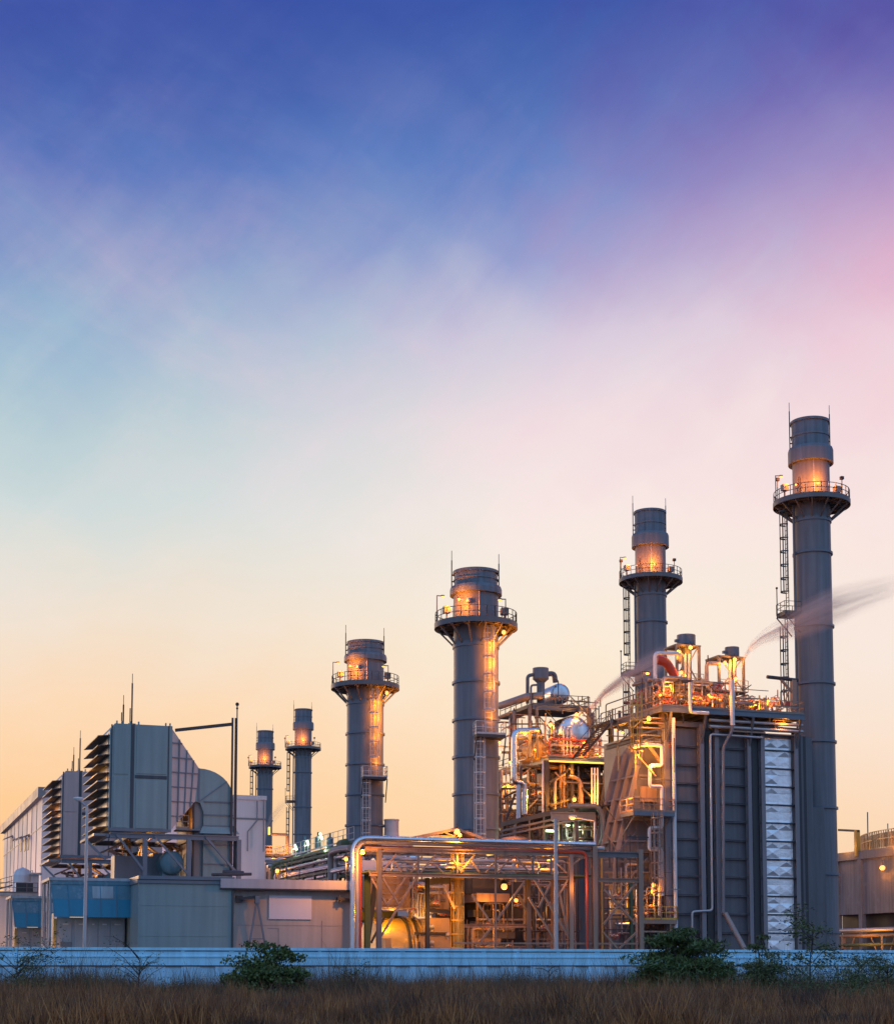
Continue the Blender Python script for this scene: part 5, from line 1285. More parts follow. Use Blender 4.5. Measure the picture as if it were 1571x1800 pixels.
# ---------------------------------------------------------------- second boiler, seen between the stacks
def build_boiler_rear():
    b = 158.5
    corner = B(964, 1329, b); zd = corner.z; ac = corner.x
    fb = A(876, 1356, ac).y
    ar = B(1105, 1329, b).x
    root = thing('recovery_boiler', 'rear boiler with silver drum on open steel decks, between the two middle stacks', 'boiler', ((ac + ar) / 2, b, 0))
    dk = MB().box(ac, b, zd - 0.12, ar, fb, zd)
    for i in range(9):
        x = ac + 0.3 + (ar - ac - .6) * i / 8; dk.beam(V(x, b, zd - .32), V(x, fb, zd - .32), 0.18, 0.4)
    deck = dk.build('main_deck', MT['dark'], root)
    MB().ibeam(V(ac, b, zd - 0.35), V(ar, b, zd - 0.35), 0.25, 0.62, 0.07).build('edge_beam', MT['frame'], deck)
    MB().ibeam(V(ac, b, zd - 0.35), V(ac, fb, zd - 0.35), 0.25, 0.62, 0.07).build('edge_beam', MT['frame'], deck)
    MB().railing([V(ac, fb, zd), V(ac, b, zd), V(ar - 2, b, zd)], 1.15, 1.6, 0.07).build('railing', MT['rack'], deck)
    # upper deck
    bu = 160.5
    p0 = B(936, 1238, bu); p1 = B(1036, 1239, bu); zu = p0.z
    ub = A(879, 1248, p0.x).y
    dk = MB().box(p0.x, bu, zu - .12, p1.x, bu + 7, zu).box(p0.x - .2, bu, zu - .3, p0.x + 1.6, ub, zu)
    up = dk.build('upper_deck', MT['dark'], root)
    MB().ibeam(V(p0.x, bu, zu - .3), V(p1.x, bu, zu - .3), .22, .5, .06).build('edge_beam', MT['frame'], up)
    MB().railing([V(p0.x, ub, zu), V(p0.x, bu, zu), V(p1.x, bu, zu), V(p1.x, bu + 7, zu)], 1.2, 1.5, 0.07).build('railing', MT['rail'], up)
    MB().tube([A(879, 1241, p0.x - .5), A(925, 1225, p0.x - .5), V(p0.x + 1.2, bu, B(942, 1222, bu).z)], 0.42, 12).build('header_pipe', MT['pipe2'], root)
    for px, bb, w in ((897, bu + 4, .28), (906, bu + 3, .22), (931, bu, .30), (943.5, bu, .26), (1036, bu, .34), (1042, bu + 2, .3)):
        x = B(px, 1300, bb).x; MB().ibeam(V(x, bb, zd), V(x, bb, zu - .2), w, w, .05, up=(0, 1, 0)).build('column', MT['steel'], root)
    for p in ((943, 1280, 957, 1310, bu), (897, 1262, 904, 1245, bu + 3), (932, 1345, 945, 1300, bu), (1034, 1245, 1012, 1262, bu)): MB().beam(B(p[0], p[1], p[4]), B(p[2], p[3], p[4]), .13).build('brace', MT['steel'], root)
    for py in (1273, 1298): MB().beam(B(897, py, bu + .5), B(960, py, bu + .5), .14).build('brace', MT['dark'], root)
    def drum(px, py, rpx, bb, mat, ln=8, axis=(0, -1, 0)):
        c = B(px, py, bb); r = rpx * (bb * 1.075) / F
        d = MB().tube([V(c.x, bb, c.z), V(c.x, bb + ln, c.z)], r, 36).dome((c.x, bb, c.z), r, (0, -1, 0), 0.45, 36, 9).build('steam_drum', MT[mat], root)
        for k in range(36):
            an = 2 * math.pi * k / 36
            if rpx > 25:
                pts = []
                for i in range(2, 7):
                    ph = (math.pi / 2) * i / 9
                    pts.append(V(c.x + math.cos(an) * r * math.cos(ph), bb - r * .45 * math.sin(ph) - .01, c.z + math.sin(an) * r * math.cos(ph)))
                if k % 2 == 0: MB().tube(pts, 0.022, 4).build('cladding_seam', MT['silver'], d)
        return c, r
    c, r = drum(1007.5, 1290, 32.5, 160.6, 'silver', 2.4)
    MB().tube([V(c.x, 161.2 - r * .45, c.z), V(c.x, 161.6, c.z)], r * 0.28, 20).build('manhole', MT['silver'], root)
    MB().box(c.x - r * .8, 163, zd, c.x + r * .8, 163.4, c.z - r * .6).build('drum_saddle', MT['steel'], root)
    drum(984, 1220, 19, 163, 'silver', 2.6); drum(950, 1318, 20, 161, 'gold', 4); drum(940, 1290, 14, 163, 'pipe', 4)
    def pipe(pts, r, mat='pipe', rr=.4): return MB().tube([Vector(p) for p in pts], r, 12, R_=rr).build('pipe', MT[mat], root)
    # silencer with its bent pipes
    s0, s1 = B(937, 1195, bu + 1), B(963, 1176, bu + 1); rr = (s1.x - s0.x) / 2; cx = (s0.x + s1.x) / 2
    MB().lathe(cx, bu + 1, [(rr * .5, zu), (rr * .5, s0.z - .3), (rr * .85, s0.z), (rr, s0.z + .1), (rr, s1.z), (rr * .9, s1.z), (rr * .9, s1.z - .5), (0, s1.z - .5)], 24).build('silencer', MT['collar'], root)
    pipe([B(927, 1237, bu + 1), B(927, 1188, bu + 1), B(938, 1186, bu + 1)], .20, 'steel', .6); pipe([B(933, 1237, bu), B(933, 1205, bu), B(945, 1204, bu)], .12, 'steel', .3)
    pipe([B(961, 1185, bu + 2), B(974, 1184, bu + 2), B(976, 1200, bu + 2)], .3, 'steel', .8); pipe([B(966, 1186, bu + 1), B(981, 1196, bu + 1), B(981, 1235, bu + 1)], .07, 'steel', .3)
    # silver S pipe at the left
    w = b - 1.0
    pipe([B(945, 1284, w + 1), B(903, 1285, w), B(903, 1376, w), B(922, 1378, w), B(922, 1432, w)], .30, 'silver', .9)
    pipe([B(911, 1380, w), B(911, 1440, w)], .24, 'white', None)
    pipe([B(954, 1338, w), B(954, 1440, w)], .10, 'white', None)
    for px in (990, 996, 1003): pipe([B(px, 1328, b + .4), B(px, 1280, b + .8), B(px, 1275, 161)], .12, 'pipe', .3)
    # structure below the main deck
    for px, w_ in ((961, .46), (1006, .3), (1066, .4), (1095, .3)):
        x = B(px, 1400, b).x; MB().ibeam(V(x, b + .1, 0), V(x, b + .1, zd - .5), w_, w_, .07, up=(0, 1, 0)).build('column', MT['dark'], root)
    for bb in (b + 5, fb - .5):
        MB().ibeam(V(ac, bb, 0), V(ac, bb, zd - .5), .45, .45, .07, up=(1, 0, 0)).build('column', MT['dark'], root)
    for p in ((885, 1402, 930, 1380), (966, 1376, 1000, 1352), (966, 1418, 1000, 1406), (1022, 1385, 1050, 1412), (890, 1440, 905, 1396), (1066, 1350, 1055, 1420)): MB().beam(B(p[0], p[1], b - .2), B(p[2], p[3], b - .2), .2).build('brace', MT['dark'], root)
    for py in (1384, 1402, 1425): MB().beam(B(880, py + 3, b + 1), B(1090, py, b + 1), .2, .2).build('side_beam', MT['dark'], root)
    MB().box(ac + 1.5, b + 5, 0, ar, b + 12, zd - 1.2).build('casing', MT['casing'], root)
    MB().box(ac - 5, b + 9.5, 0, ac + 1.4, b + 10, zd - 5).build('casing', MT['rack'], root)
    for px in (1040, 1045, 1050): pipe([B(px, 1425, b - .3), B(px, 1350, b - .3)], .10, 'white', None)
    pipe([B(975, 1440, b), B(975, 1370, b), B(992, 1362, b + 1)], .17, 'pipe2', .6); pipe([B(1000, 1365, b), B(1020, 1370, b), B(1023, 1430, b)], .2, 'rack', .7)
    for px in (985, 991): pipe([B(px, 1430, b + 1), B(px, 1345, b + 1)], .16, 'rack', None)
    MB().lathe(B(1063, 1390, b + 2).x, b + 2, [(1.3, zd - 9), (1.3, zd - 1.8)], 24).build('vessel', MT['dark'], root)
    MB().tube([B(965, 1338, b - .2), B(1062, 1342, b - .2)], .08, 6).build('strip_lamp', MT['yglow'], root)
    clutter(root, ac + .4, ar - 1.5, b + .6, b + 4.5, zd - 9.5, zd - .9, 80, 51, mats=('pipe2', 'rack', 'dark', 'dark', 'steel'), rmin=.05, rmax=.26, nv=12)
    clutter(root, ac - 4.5, ac + .6, b + 1, b + 8, zd - 9.5, zd - 1.0, 34, 52, mats=('pipe2', 'rack', 'dark', 'dark'), rmin=.05, rmax=.24, nv=8)
    clutter(root, ac + .3, ar - 2.5, b + .3, b + 3, zd + .1, zd + 2.4, 24, 53, mats=('rack', 'pipe2', 'pipe', 'red'), rmax=.18, nv=10)
    clutter(root, p0.x - 2, p0.x + 2.5, b + 2, b + 9, zd + .1, zu - .8, 20, 54, mats=('rack', 'pipe2', 'silver', 'steel'), rmax=.3, nv=5)
    thin_steel(root, ac - 4, ar - 1, b - .3, b + 6, zd - 10, zd - .6, 70, 84)
    thin_steel(root, ac - 1, ar - 2, b + .2, b + 4, zd, zu + 1.0, 46, 85, ('rack', 'dark', 'steel'), .08)
    for px, py, bb, pw, r in ((967.5, 1274, bu - .5, 260, .2), (1013, 1256, bu - .3, 240, .2), (922, 1290, bu - .2, 220, .17), (1025, 1318, b - .3, 130, .1), (896, 1340, b + 4, 160, .13), (877.5, 1305, b + 8, 110, .15), (893, 1381, b + 3, 200, .14),
                              (1009, 1406, b - 1, 240, .2), (1000, 1352, b + .2, 120, .1), (940, 1318, b + .8, 150, .1), (1075, 1318, b + 1, 200, .12), (1050, 1325, b + .5, 130, .1)):
        lamp(root, B(px, py, bb), pw, r, (0, -.45, -.35))
    add_light(root, B(985, 1405, b - 1.2), 200); add_light(root, B(940, 1390, b + 2), 150); add_light(root, B(1045, 1400, b - 1.0), 150); add_light(root, B(1012, 1298, 156.8), 420, (1, .46, .1), .3); add_light(root, B(930, 1400, b - 1), 220); add_light(root, B(1000, 1385, b - 1.5), 170); add_light(root, B(1060, 1380, b - 1.5), 110)  # added lights without lamps, for the dark steel and the drum
    return root
build_boiler_rear()

# ---------------------------------------------------------------- pipe gallery between the bypass stack and the boilers
def build_gallery():
    a = 60.0
    n = A(1010, 1415, a); f = A(880, 1446, a)
    root = thing('pipe_gallery', 'dark roofed pipe gallery beside the bypass stack foot, lit white green inside', 'gallery', (a, n.y, 0))
    m = MB().poly([n, f, f - V(0, 0, .45), n - V(0, 0, .45)], (0.4, 0, 0)); m.build('roof_beam', MT['dark'], root)
    for dz in (0.9, 1.4): MB().beam(n - V(0, 0, dz), f - V(0, 0, dz), .2, .2).build('cable_tray', MT['steel'], root)
    MB().poly([n + V(.4, 0, 0), f + V(.4, 0, 0), f + V(6, 0, 0.2), n + V(6, 0, 0.2)], (0, 0, -.15)).build('roof', MT['dark'], root)
    for i in range(6):
        c = n.lerp(f, i / 5 * 0.97 + .01); MB().ibeam(V(c.x + .2, c.y, 0), V(c.x + .2, c.y, c.z - .4), .34, .34, .06, up=(1, 0, 0)).build('column', MT['steel'], root)
    MB().ibeam(B(968, 1436, n.y), B(1046, 1436, n.y), .3, .8, .08).build('front_beam', MT['frame'], root)
    MB().tube([B(1000, 1417, n.y - .3), B(1052, 1418, n.y - .3), B(1060, 1440, n.y - .3), B(1060, 1500, n.y - .3)], .24, 14, R_=1.4).build('arched_pipe', MT['frame'], root)
    MB().box(B(968, 1476, n.y).x, n.y + .3, B(968, 1484, n.y).z, B(1045, 1476, n.y).x, n.y + 6, B(968, 1477, n.y).z).build('floor_plate', MT['dark'], root)
    bb = n.y + 4
    for px, py in ((968, 1461), (1011, 1455), (1003, 1452)):
        c = B(px, py, bb); MB().beam(c - V(.5, 0, 0), c + V(.5, 0, 0), .22, .2).build('tube_lamp', MT['tube'], root); add_light(root, c - V(0, .5, .6), 55, (.8, 1, .6), .3)
    c = B(905, 1478, n.y + 12); MB().tube([c - V(0, 0, 3), c], 1.6, 24).dome(c, 1.6, (0, 0, 1), .25).build('tank', MT['rack'], root)
    add_light(root, c + V(-1.5, -2.5, 1.0), 200)
    clutter(root, B(975, 1450, n.y + 5).x, B(1050, 1450, n.y + 5).x, n.y + 2, n.y + 8, n.z - 3.2, n.z - 1, 18, 61, mats=('green', 'pipe2', 'dark', 'galv'), rmax=.16, nv=4)
    clutter(root, a + .5, a + 4, n.y + 3, f.y, n.z - 3.8, n.z - 1, 16, 62, mats=('dark', 'steel', 'pipe2'), rmax=.2, nv=3)
build_gallery()

# ---------------------------------------------------------------- distant pipe rack with floodlights, left of the second bypass stack
def build_far_rack():
    a = 48.0
    n = A(622, 1520, a); f = A(478, 1550, a)
    root = thing('distant_pipe_rack', 'greenish pipe rack with white floodlights above the low tan building', 'pipe rack', (a, n.y, 0))
    zt = A(612, 1489, a).z; zm = A(612, 1517, a).z; zb_ = A(612, 1534, a).z
    L_ = f.y - n.y
    for i in range(8):
        y = n.y + L_ * i / 7
        for x in (a, a + 3): MB().ibeam(V(x, y, 0), V(x, y, zt), .3, .3, .05, up=(1, 0, 0)).build('column', MT['green'], root)
        MB().beam(V(a, y, zt), V(a + 3, y, zt), .25).build('cross_beam', MT['green'], root)
    for z in (zt - .3, zm - .5, zb_ - .3): MB().beam(V(a - .1, n.y, z), V(a - .1, f.y, z), .22, .28).build('side_beam', MT['green'], root)
    for i, (dx, z, r, mt) in enumerate(((.3, zt + .25, .28, 'green'), (1.2, zt + .3, .35, 'pipe'), (.2, zm + .1, .42, 'pipe'), (1.5, zm, .3, 'silver'), (.3, zb_ + .2, .3, 'pipe'), (2.2, zt + .3, .25, 'pipe2'), (-.3, zm + .8, .14, 'galv'), (-.3, zb_ + .9, .12, 'galv'))):
        MB().tube([V(a + dx, n.y - 2, z), V(a + dx, f.y - .5 * i, z), V(a + dx, f.y - .5 * i, z - 2.2)], r, 10, R_=.9).build('pipe', MT[mt], root)
    MB().tube([A(581, 1550, a - 1), A(581, 1498, a - 1), A(600, 1492, a - 1), A(616, 1491, a - 1)], .34, 12, R_=1.2).build('pipe', MT['pipe2'], root)
    MB().tube([A(590, 1550, a - .6), A(590, 1508, a - .6), A(612, 1503, a - .6)], .26, 12, R_=.9).build('pipe', MT['pipe'], root)
    MB().tube([A(585, 1532, a - 1.4), A(614, 1525, a - 1.4)], .3, 12).build('pipe', MT['pipe'], root)
    MB().railing([V(a, n.y, zt + .6), V(a, f.y, zt + .6)], 1.4, 2.0, .05).build('railing', MT['galv'], root)
    for px, py in ((536, 1492), (559, 1486), (580, 1488)):
        c = A(px, py + 6, a + .8); MB().tube([c, c + V(0, 0, 1.2)], .4, 12).dome(c + V(0, 0, 1.2), .4, (0, 0, 1), .6).tube([c + V(0, 0, 1.2), c + V(0, 0, 1.9)], .12, 6).build('valve_actuator', MT['teal'], root)
    c = A(603, 1484, a - .3); d_ = 1.0
    MB().tube([c - V(0, .9, 0), c + V(0, .9, 0)], .5, 18).dome(c - V(0, .9, 0), .5, (0, -1, 0), .4).beam(c, c - V(0, 0, 1.5), .2).tube([c, c + V(0, 0, .9)], .06, 6).build('green_tank', MT['green'], root)
    for px, py, l in ((520, 1490, 1.0), (541, 1482, 1.0), (564, 1470, 1.1), (575, 1491, .8)):
        c = A(px, py, a + .5)
        fl = MB().beam(c + V(0, 0, -.2), V(c.x, c.y, zt), .08).build('floodlight', MT['galv'], root)
        MB().beam(c + V(0, -.35 * l, -.30 * l), c + V(0, .35 * l, .30 * l), .26, .22).build('lamp_face', MT['tube'], fl)
        add_light(root, c + V(-.6, -.6, -.4), 50, (.8, 1, .65), .3)
    lamp(root, A(487, 1531, a - 1), 110, .24, (0, -.5, -.3), mount=A(487, 1548, a - 1)); 
    clutter(root, a - .8, a + 2.5, n.y, f.y, zb_ - 1, zt - .2, 26, 71, mats=('green', 'dark', 'steel', 'pipe2'), rmax=.16, nv=8)
    # farther orange railed deck
    b = 240
    p, q = B(460, 1501, b), B(517, 1503, b)
    root2 = thing('access_platform', 'small orange lit railed platform right of the pale hall corner', 'platform', (p.x, b, 0))
    MB().box(p.x, b, p.z - .4, q.x, b + 4, p.z).build('deck', MT['dark'], root2)
    MB().railing([V(p.x, b, p.z), V(q.x, b, p.z)], 1.2, 1.2, .09).build('railing', MT['rack'], root2)
    MB().box(p.x, b + 1, p.z, p.x + 1.8, b + 2, p.z + .9).build('equipment_box', MT['rack'], root2)
    MB().tube([B(506, 1500, b), B(506, 1468, b), B(476, 1467, b)], .22, 8, R_=.4).build('davit', MT['rack'], root2)
    for px in (463, 490, 512): MB().beam(V(B(px, 1500, b).x, b + .3, 0), V(B(px, 1500, b).x, b + .3, p.z - .3), .4).build('leg', MT['steel'], root2)
    MB().tube([B(470, 1560, b + 2), B(470, 1506, b + 2)], 1.0, 16).build('duct_stub', MT['galv'], root2)
    add_light(root2, B(485, 1490, b - 1.5), 420, (1, .45, .12), .3); add_light(root2, B(505, 1495, b - 1.2), 200, (1, .45, .12), .3)
    for i in range(4): MB().tube([B(462 + 4 * i, 1512 + 5 * i, b - 3), B(520, 1514 + 6 * i, b - 3)], .35, 8).build('pipe', MT['pipe2' if i % 2 else 'pipe'], root2)
build_far_rack()

# ---------------------------------------------------------------- cooling tower at the right edge
def build_tower():
    a = 109.0
    n = A(1640, 1477, a); f = A(1455, 1501, a); zt = A(1520, 1495, a).z
    root = thing('cooling_tower', 'weathered concrete cooling tower with orange lit railing at the right edge', 'cooling tower', (a, (n.y + f.y) / 2, 0))
    zb_ = A(1520, 1607, a).z
    MB().box(a, n.y, zb_, a + 14, f.y, zt - 1.0).build('wall', MT['conc'], root)
    MB().box(a - .25, n.y, zt - 1.0, a + 14, f.y, zt - .02).build('cornice', MT['conc'], root)
    MB().box(a + 1.5, n.y + .5, 0, a + 13, f.y - .5, zb_ - .02).build('louvre_bank', MT['dark'], root)
    for px in (1472, 1514, 1590): 
        y = A(px, 1550, a).y; MB().box(a - .3, y - .32, 0, a + .3, y + .32, zt - 1.02).build('pier', MT['conc'], root)
    # curved fan deck railing
    c = V(a + 16, (n.y + f.y) / 2 - 4, 0); m = MB(); pts = []
    for i in range(30):
        an = R(108 + 144 * i / 29); pts.append(V(c.x + 16 * math.cos(an), c.y + 20 * math.sin(an), zt))
    m.railing(pts, 2.1, .55, .09); m.build('fan_deck_railing', MT['ochre'], root)
    ms = MB()
    for p, q in zip(pts[:-1], pts[1:]): ms.poly([p + V(.8, 0, 0), q + V(.8, 0, 0), q + V(.8, 0, 1.95), p + V(.8, 0, 1.95)], (.05, 0, 0))
    ms.build('fan_shroud', MT['ochre'], root)
    p = A(1506, 1497, a - .2); t = A(1506, 1460, a - .2)
    MB().beam(p - V(0, 0, .6), t, .5).build('jib_post', MT['yellow'], root)
    MB().beam(t + V(0, -.3, -.1), A(1474, 1459.5, a - .2), .26).build('jib_arm', MT['dark'], root)
    p = A(1524.5, 1465, a + 4); MB().tube([p - V(0, 0, 3), A(1524.5, 1428, a + 4)], .07, 6).build('lightning_rod', MT['dark'], root)
    p = A(1560, 1465, a + 6); MB().tube([p - V(0, 0, 3), A(1560, 1448, a + 6)], .06, 6).build('lightning_rod', MT['dark'], root)
    lamp(root, A(1551, 1526, a - .8), 110, .30, (-.5, 0, -.1), topshade=False, mount=A(1551, 1524, a))
    add_light(root, A(1480, 1488, a - 1.0) + V(0, 0, 0), 90, (1, .55, .12), .4); add_light(root, A(1560, 1480, a - 1.0), 70, (1, .5, .2), .4); add_light(root, A(1500, 1640, a - 8), 120, (1, .55, .3), .4)
    # pipe trestle at its foot
    z = A(1520, 1642, a - 6).z
    r2 = thing('pipe_trestle', 'low trestle of orange lit pipes before the cooling tower foot', 'pipe rack', (a - 6, n.y, 0))
    for dz, r, mt in ((.4, .25, 'pipe'), (-.2, .2, 'rack'), (-1.2, .2, 'green')): MB().tube([A(1640, 1640, a - 6) + V(0, -3, 0) * 1, V(a - 6, f.y, z + dz)][0:0] + [V(a - 6, n.y - 3, z + dz), V(a - 6, f.y, z + dz)], r, 10).build('pipe', MT[mt], r2)
    for px in (1482, 1552):
        y = A(px, 1650, a - 6).y
        MB().beam(V(a - 6, y, 0), V(a - 6, y, z - .2), .35).beam(V(a - 6, y, 1.2), V(a - 6, y - 2.2, z - .3), .12).beam(V(a - 6, y, 1.2), V(a - 6, y + 2.2, z - .3), .12).build('trestle_leg', MT['rack'], r2)
    add_light(r2, V(a - 8, A(1530, 1650, a - 6).y, 3.4), 160)
build_tower()
# ---------------------------------------------------------------- drifting steam
def steam_mat(name, dens, seed, xs, zs, ws, L_):
    m = bpy.data.materials.new(name); m.use_nodes = True
    nt = m.node_tree; N = nt.nodes; L = nt.links
    for n in list(N): N.remove(n)
    out = N.new('ShaderNodeOutputMaterial'); pv = N.new('ShaderNodeVolumePrincipled'); L.new(pv.outputs[0], out.inputs['Volume'])
    pv.inputs['Color'].default_value = (0.86, 0.68, 0.60, 1); pv.inputs['Anisotropy'].default_value = 0.1
    def M(op, a, b=None, clamp=False):
        n = N.new('ShaderNodeMath'); n.operation = op; n.use_clamp = clamp
        for i, v in enumerate((a, b)):
            if v is None: continue
            if isinstance(v, (int, float)): n.inputs[i].default_value = v
            else: L.new(v, n.inputs[i])
        return n.outputs[0]
    tc = N.new('ShaderNodeTexCoord'); sp = N.new('ShaderNodeSeparateXYZ'); L.new(tc.outputs['Object'], sp.inputs[0])
    u = M('DIVIDE', sp.outputs[0], L_, clamp=True)
    zmin, zmax, wmax = min(zs), max(zs), max(ws)
    def curve(vals, lo, hi):
        n = N.new('ShaderNodeValToRGB'); cr = n.color_ramp; cr.interpolation = 'CARDINAL' if False else 'LINEAR'
        while len(cr.elements) > 1: cr.elements.remove(cr.elements[-1])
        for i, (x, v) in enumerate(zip(xs, vals)):
            e = cr.elements[0] if i == 0 else cr.elements.new(min(1, x / L_)); e.position = min(1, x / L_)
            g = (v - lo) / (hi - lo); e.color = (g, g, g, 1)
        L.new(u, n.inputs[0]); s = N.new('ShaderNodeSeparateColor'); L.new(n.outputs[0], s.inputs[0])
        return M('ADD', M('MULTIPLY', s.outputs[0], hi - lo), lo)
    zc = curve(zs, zmin, zmax); w = curve(ws, 0.0, wmax)
    dz = M('SUBTRACT', sp.outputs[2], zc); r = M('SQRT', M('ADD', M('MULTIPLY', dz, dz), M('MULTIPLY', sp.outputs[1], sp.outputs[1])))
    f = M('SUBTRACT', 1.0, M('DIVIDE', r, w), clamp=True)
    # streaks that follow the trail
    cb = N.new('ShaderNodeCombineXYZ'); L.new(M('MULTIPLY', sp.outputs[0], 0.07), cb.inputs[0]); L.new(M('MULTIPLY', M('DIVIDE', dz, w), 1.5), cb.inputs[2]); L.new(M('MULTIPLY', sp.outputs[1], 0.3), cb.inputs[1])
    mp = N.new('ShaderNodeMapping'); mp.inputs['Location'].default_value = (seed, 0, 0); L.new(cb.outputs[0], mp.inputs[0])
    nz = N.new('ShaderNodeTexNoise'); nz.inputs['Scale'].default_value = 2.2; nz.inputs['Detail'].default_value = 3; L.new(mp.outputs[0], nz.inputs[0])
    mr = N.new('ShaderNodeMapRange'); mr.inputs[1].default_value = 0.34; mr.inputs[2].default_value = 0.64; L.new(nz.outputs[0], mr.inputs[0])
    # thins out along the way as the trail widens
    wmin = min(ws[:3]); thin = M('POWER', M('DIVIDE', wmin, w), 0.8)
    d = M('MULTIPLY', M('MULTIPLY', M('POWER', f, 1.2), mr.outputs[0]), M('MULTIPLY', thin, dens))
    endf = M('SUBTRACT', 1.0, M('POWER', u, 1.6)); d = M('MULTIPLY', d, endf)
    L.new(d, pv.inputs['Density'])
    return m
def plume(label, pts, D, dens, seed):
    P_ = [DD(x, y, D) for x, y, r in pts]; W = []
    for p in P_:
        wx, wy = p2w(p.x, p.y); W.append(V(wx, D, p.z))
    Rr = [r * 1.25 * D / F for x, y, r in pts]
    pp, rr = [], []
    n = len(W)
    for i in range(n - 1):
        for j in range(4): pp.append(W[i].lerp(W[i + 1], j / 4)); rr.append(Rr[i] + (Rr[i + 1] - Rr[i]) * j / 4)
    pp.append(W[-1]); rr.append(Rr[-1])
    o0 = W[0]; loc = [p - o0 for p in pp]
    m = MB().tube(loc, [r * 1.15 for r in rr], 14)
    me = bpy.data.meshes.new('steam_plume'); me.from_pydata(m.v, [], m.f)
    me.materials.append(steam_mat('steam', dens, seed, [p.x - o0.x for p in W], [p.z - o0.z for p in W], Rr, W[-1].x - o0.x))
    o = bpy.data.objects.new('steam_plume', me); COL.objects.link(o); o.location = o0
    tag(o, label, 'steam')
plume('long brown pink steam trail drifting across the tallest stack', [(1303, 1175, 5), (1309, 1155, 7), (1320, 1138, 10), (1340, 1122, 13), (1365, 1110, 18), (1405, 1092, 30), (1450, 1072, 34), (1510, 1050, 28), (1600, 1026, 22)], 146.0, 5.5, 1.0)
plume('thin steam trail rising before the second tall stack', [(1038, 1246, 7), (1062, 1219, 10), (1092, 1197, 15), (1125, 1178, 24), (1160, 1160, 26), (1190, 1148, 14)], 172.0, 5.5, 5.0)
plume('soft steam wisp before the leftmost far stack', [(458, 1506, 8), (465, 1470, 11), (474, 1445, 14), (490, 1425, 14), (512, 1405, 8)], 300.0, 0.8, 9.0)

# ---------------------------------------------------------------- vegetation
def leaf_mat(name, c0, c1, rough=0.6):
    m = bpy.data.materials.new(name); m.use_nodes = True
    nt = m.node_tree; N = nt.nodes; L = nt.links; bs = N['Principled BSDF']; bs.inputs['Roughness'].default_value = rough
    g = N.new('ShaderNodeNewGeometry'); rp = N.new('ShaderNodeMix'); rp.data_type = 'RGBA'
    rp.inputs[6].default_value = (*c0, 1); rp.inputs[7].default_value = (*c1, 1)
    L.new(g.outputs['Random Per Island'], rp.inputs[0]); L.new(rp.outputs[2], bs.inputs['Base Color'])
    return m
LEAF = leaf_mat('bush_leaves', (0.04, 0.07, 0.015), (0.14, 0.18, 0.04))
LEAF2 = leaf_mat('acacia_leaves', (0.035, 0.065, 0.014), (0.12, 0.16, 0.035))
LEAF3 = leaf_mat('sapling_leaves', (0.05, 0.075, 0.02), (0.13, 0.15, 0.04))
BARK = pm('twig_bark', (0.075, 0.055, 0.045), 0.9)
GRASS = leaf_mat('dry_grass_blades', (0.15, 0.052, 0.020), (0.62, 0.27, 0.085), 0.85)
def patchy(m, sc, lo, hi, col):
    # patches where the stand is greyer, older straw
    nt = m.node_tree; N = nt.nodes; L = nt.links; bs = N['Principled BSDF']; src = bs.inputs['Base Color'].links[0].from_socket
    tc = N.new('ShaderNodeTexCoord'); nz = N.new('ShaderNodeTexNoise'); nz.inputs['Scale'].default_value = sc; nz.inputs['Detail'].default_value = 5; nz.inputs['Roughness'].default_value = .65
    L.new(tc.outputs['Object'], nz.inputs[0]); mr = N.new('ShaderNodeMapRange'); mr.inputs[1].default_value = lo; mr.inputs[2].default_value = hi; L.new(nz.outputs[0], mr.inputs[0])
    mx = N.new('ShaderNodeMix'); mx.data_type = 'RGBA'; L.new(mr.outputs[0], mx.inputs[0]); L.new(src, mx.inputs[6]); mx.inputs[7].default_value = (*col, 1)
    L.new(mx.outputs[2], bs.inputs['Base Color'])
patchy(GRASS, 0.28, .46, .62, (0.075, 0.040, 0.030))
WEED = leaf_mat('dry_weed_stems', (0.06, 0.04, 0.03), (0.24, 0.14, 0.07), 0.85)

def quads(name, C, X, Y, mat, parent=None, base=(0, 0, 0), tri=False):
    """mesh of many leaf faces: centres C, half axes X, Y (n,3 arrays), in plant coordinates"""
    n = len(C); b = np.array(base)
    if tri: vs = np.stack([C - X, C + X, C + Y], 1)
    else: vs = np.stack([C - Y, C + X, C + Y, C - X], 1)
    k = vs.shape[1]; vs = (vs - b).reshape(-1, 3)
    me = bpy.data.meshes.new(name)
    me.vertices.add(n * k); me.vertices.foreach_set('co', vs.astype(np.float32).ravel())
    me.loops.add(n * k); me.loops.foreach_set('vertex_index', np.arange(n * k, dtype=np.int32))
    me.polygons.add(n); me.polygons.foreach_set('loop_start', np.arange(0, n * k, k, dtype=np.int32)); me.polygons.foreach_set('loop_total', np.full(n, k, dtype=np.int32))
    me.materials.append(mat); me.update(calc_edges=True); me.validate()
    o = bpy.data.objects.new(name, me); COL.objects.link(o)
    if parent is not None: o.parent = parent
    else:
        wx, wy = p2w(base[0], base[1]); o.location = (wx, wy, base[2]); o.rotation_euler = (0, 0, PHI)
    return o
def rand_unit(rs, n):
    v = rs.normal(size=(n, 3)); return v / np.linalg.norm(v, axis=1, keepdims=True)

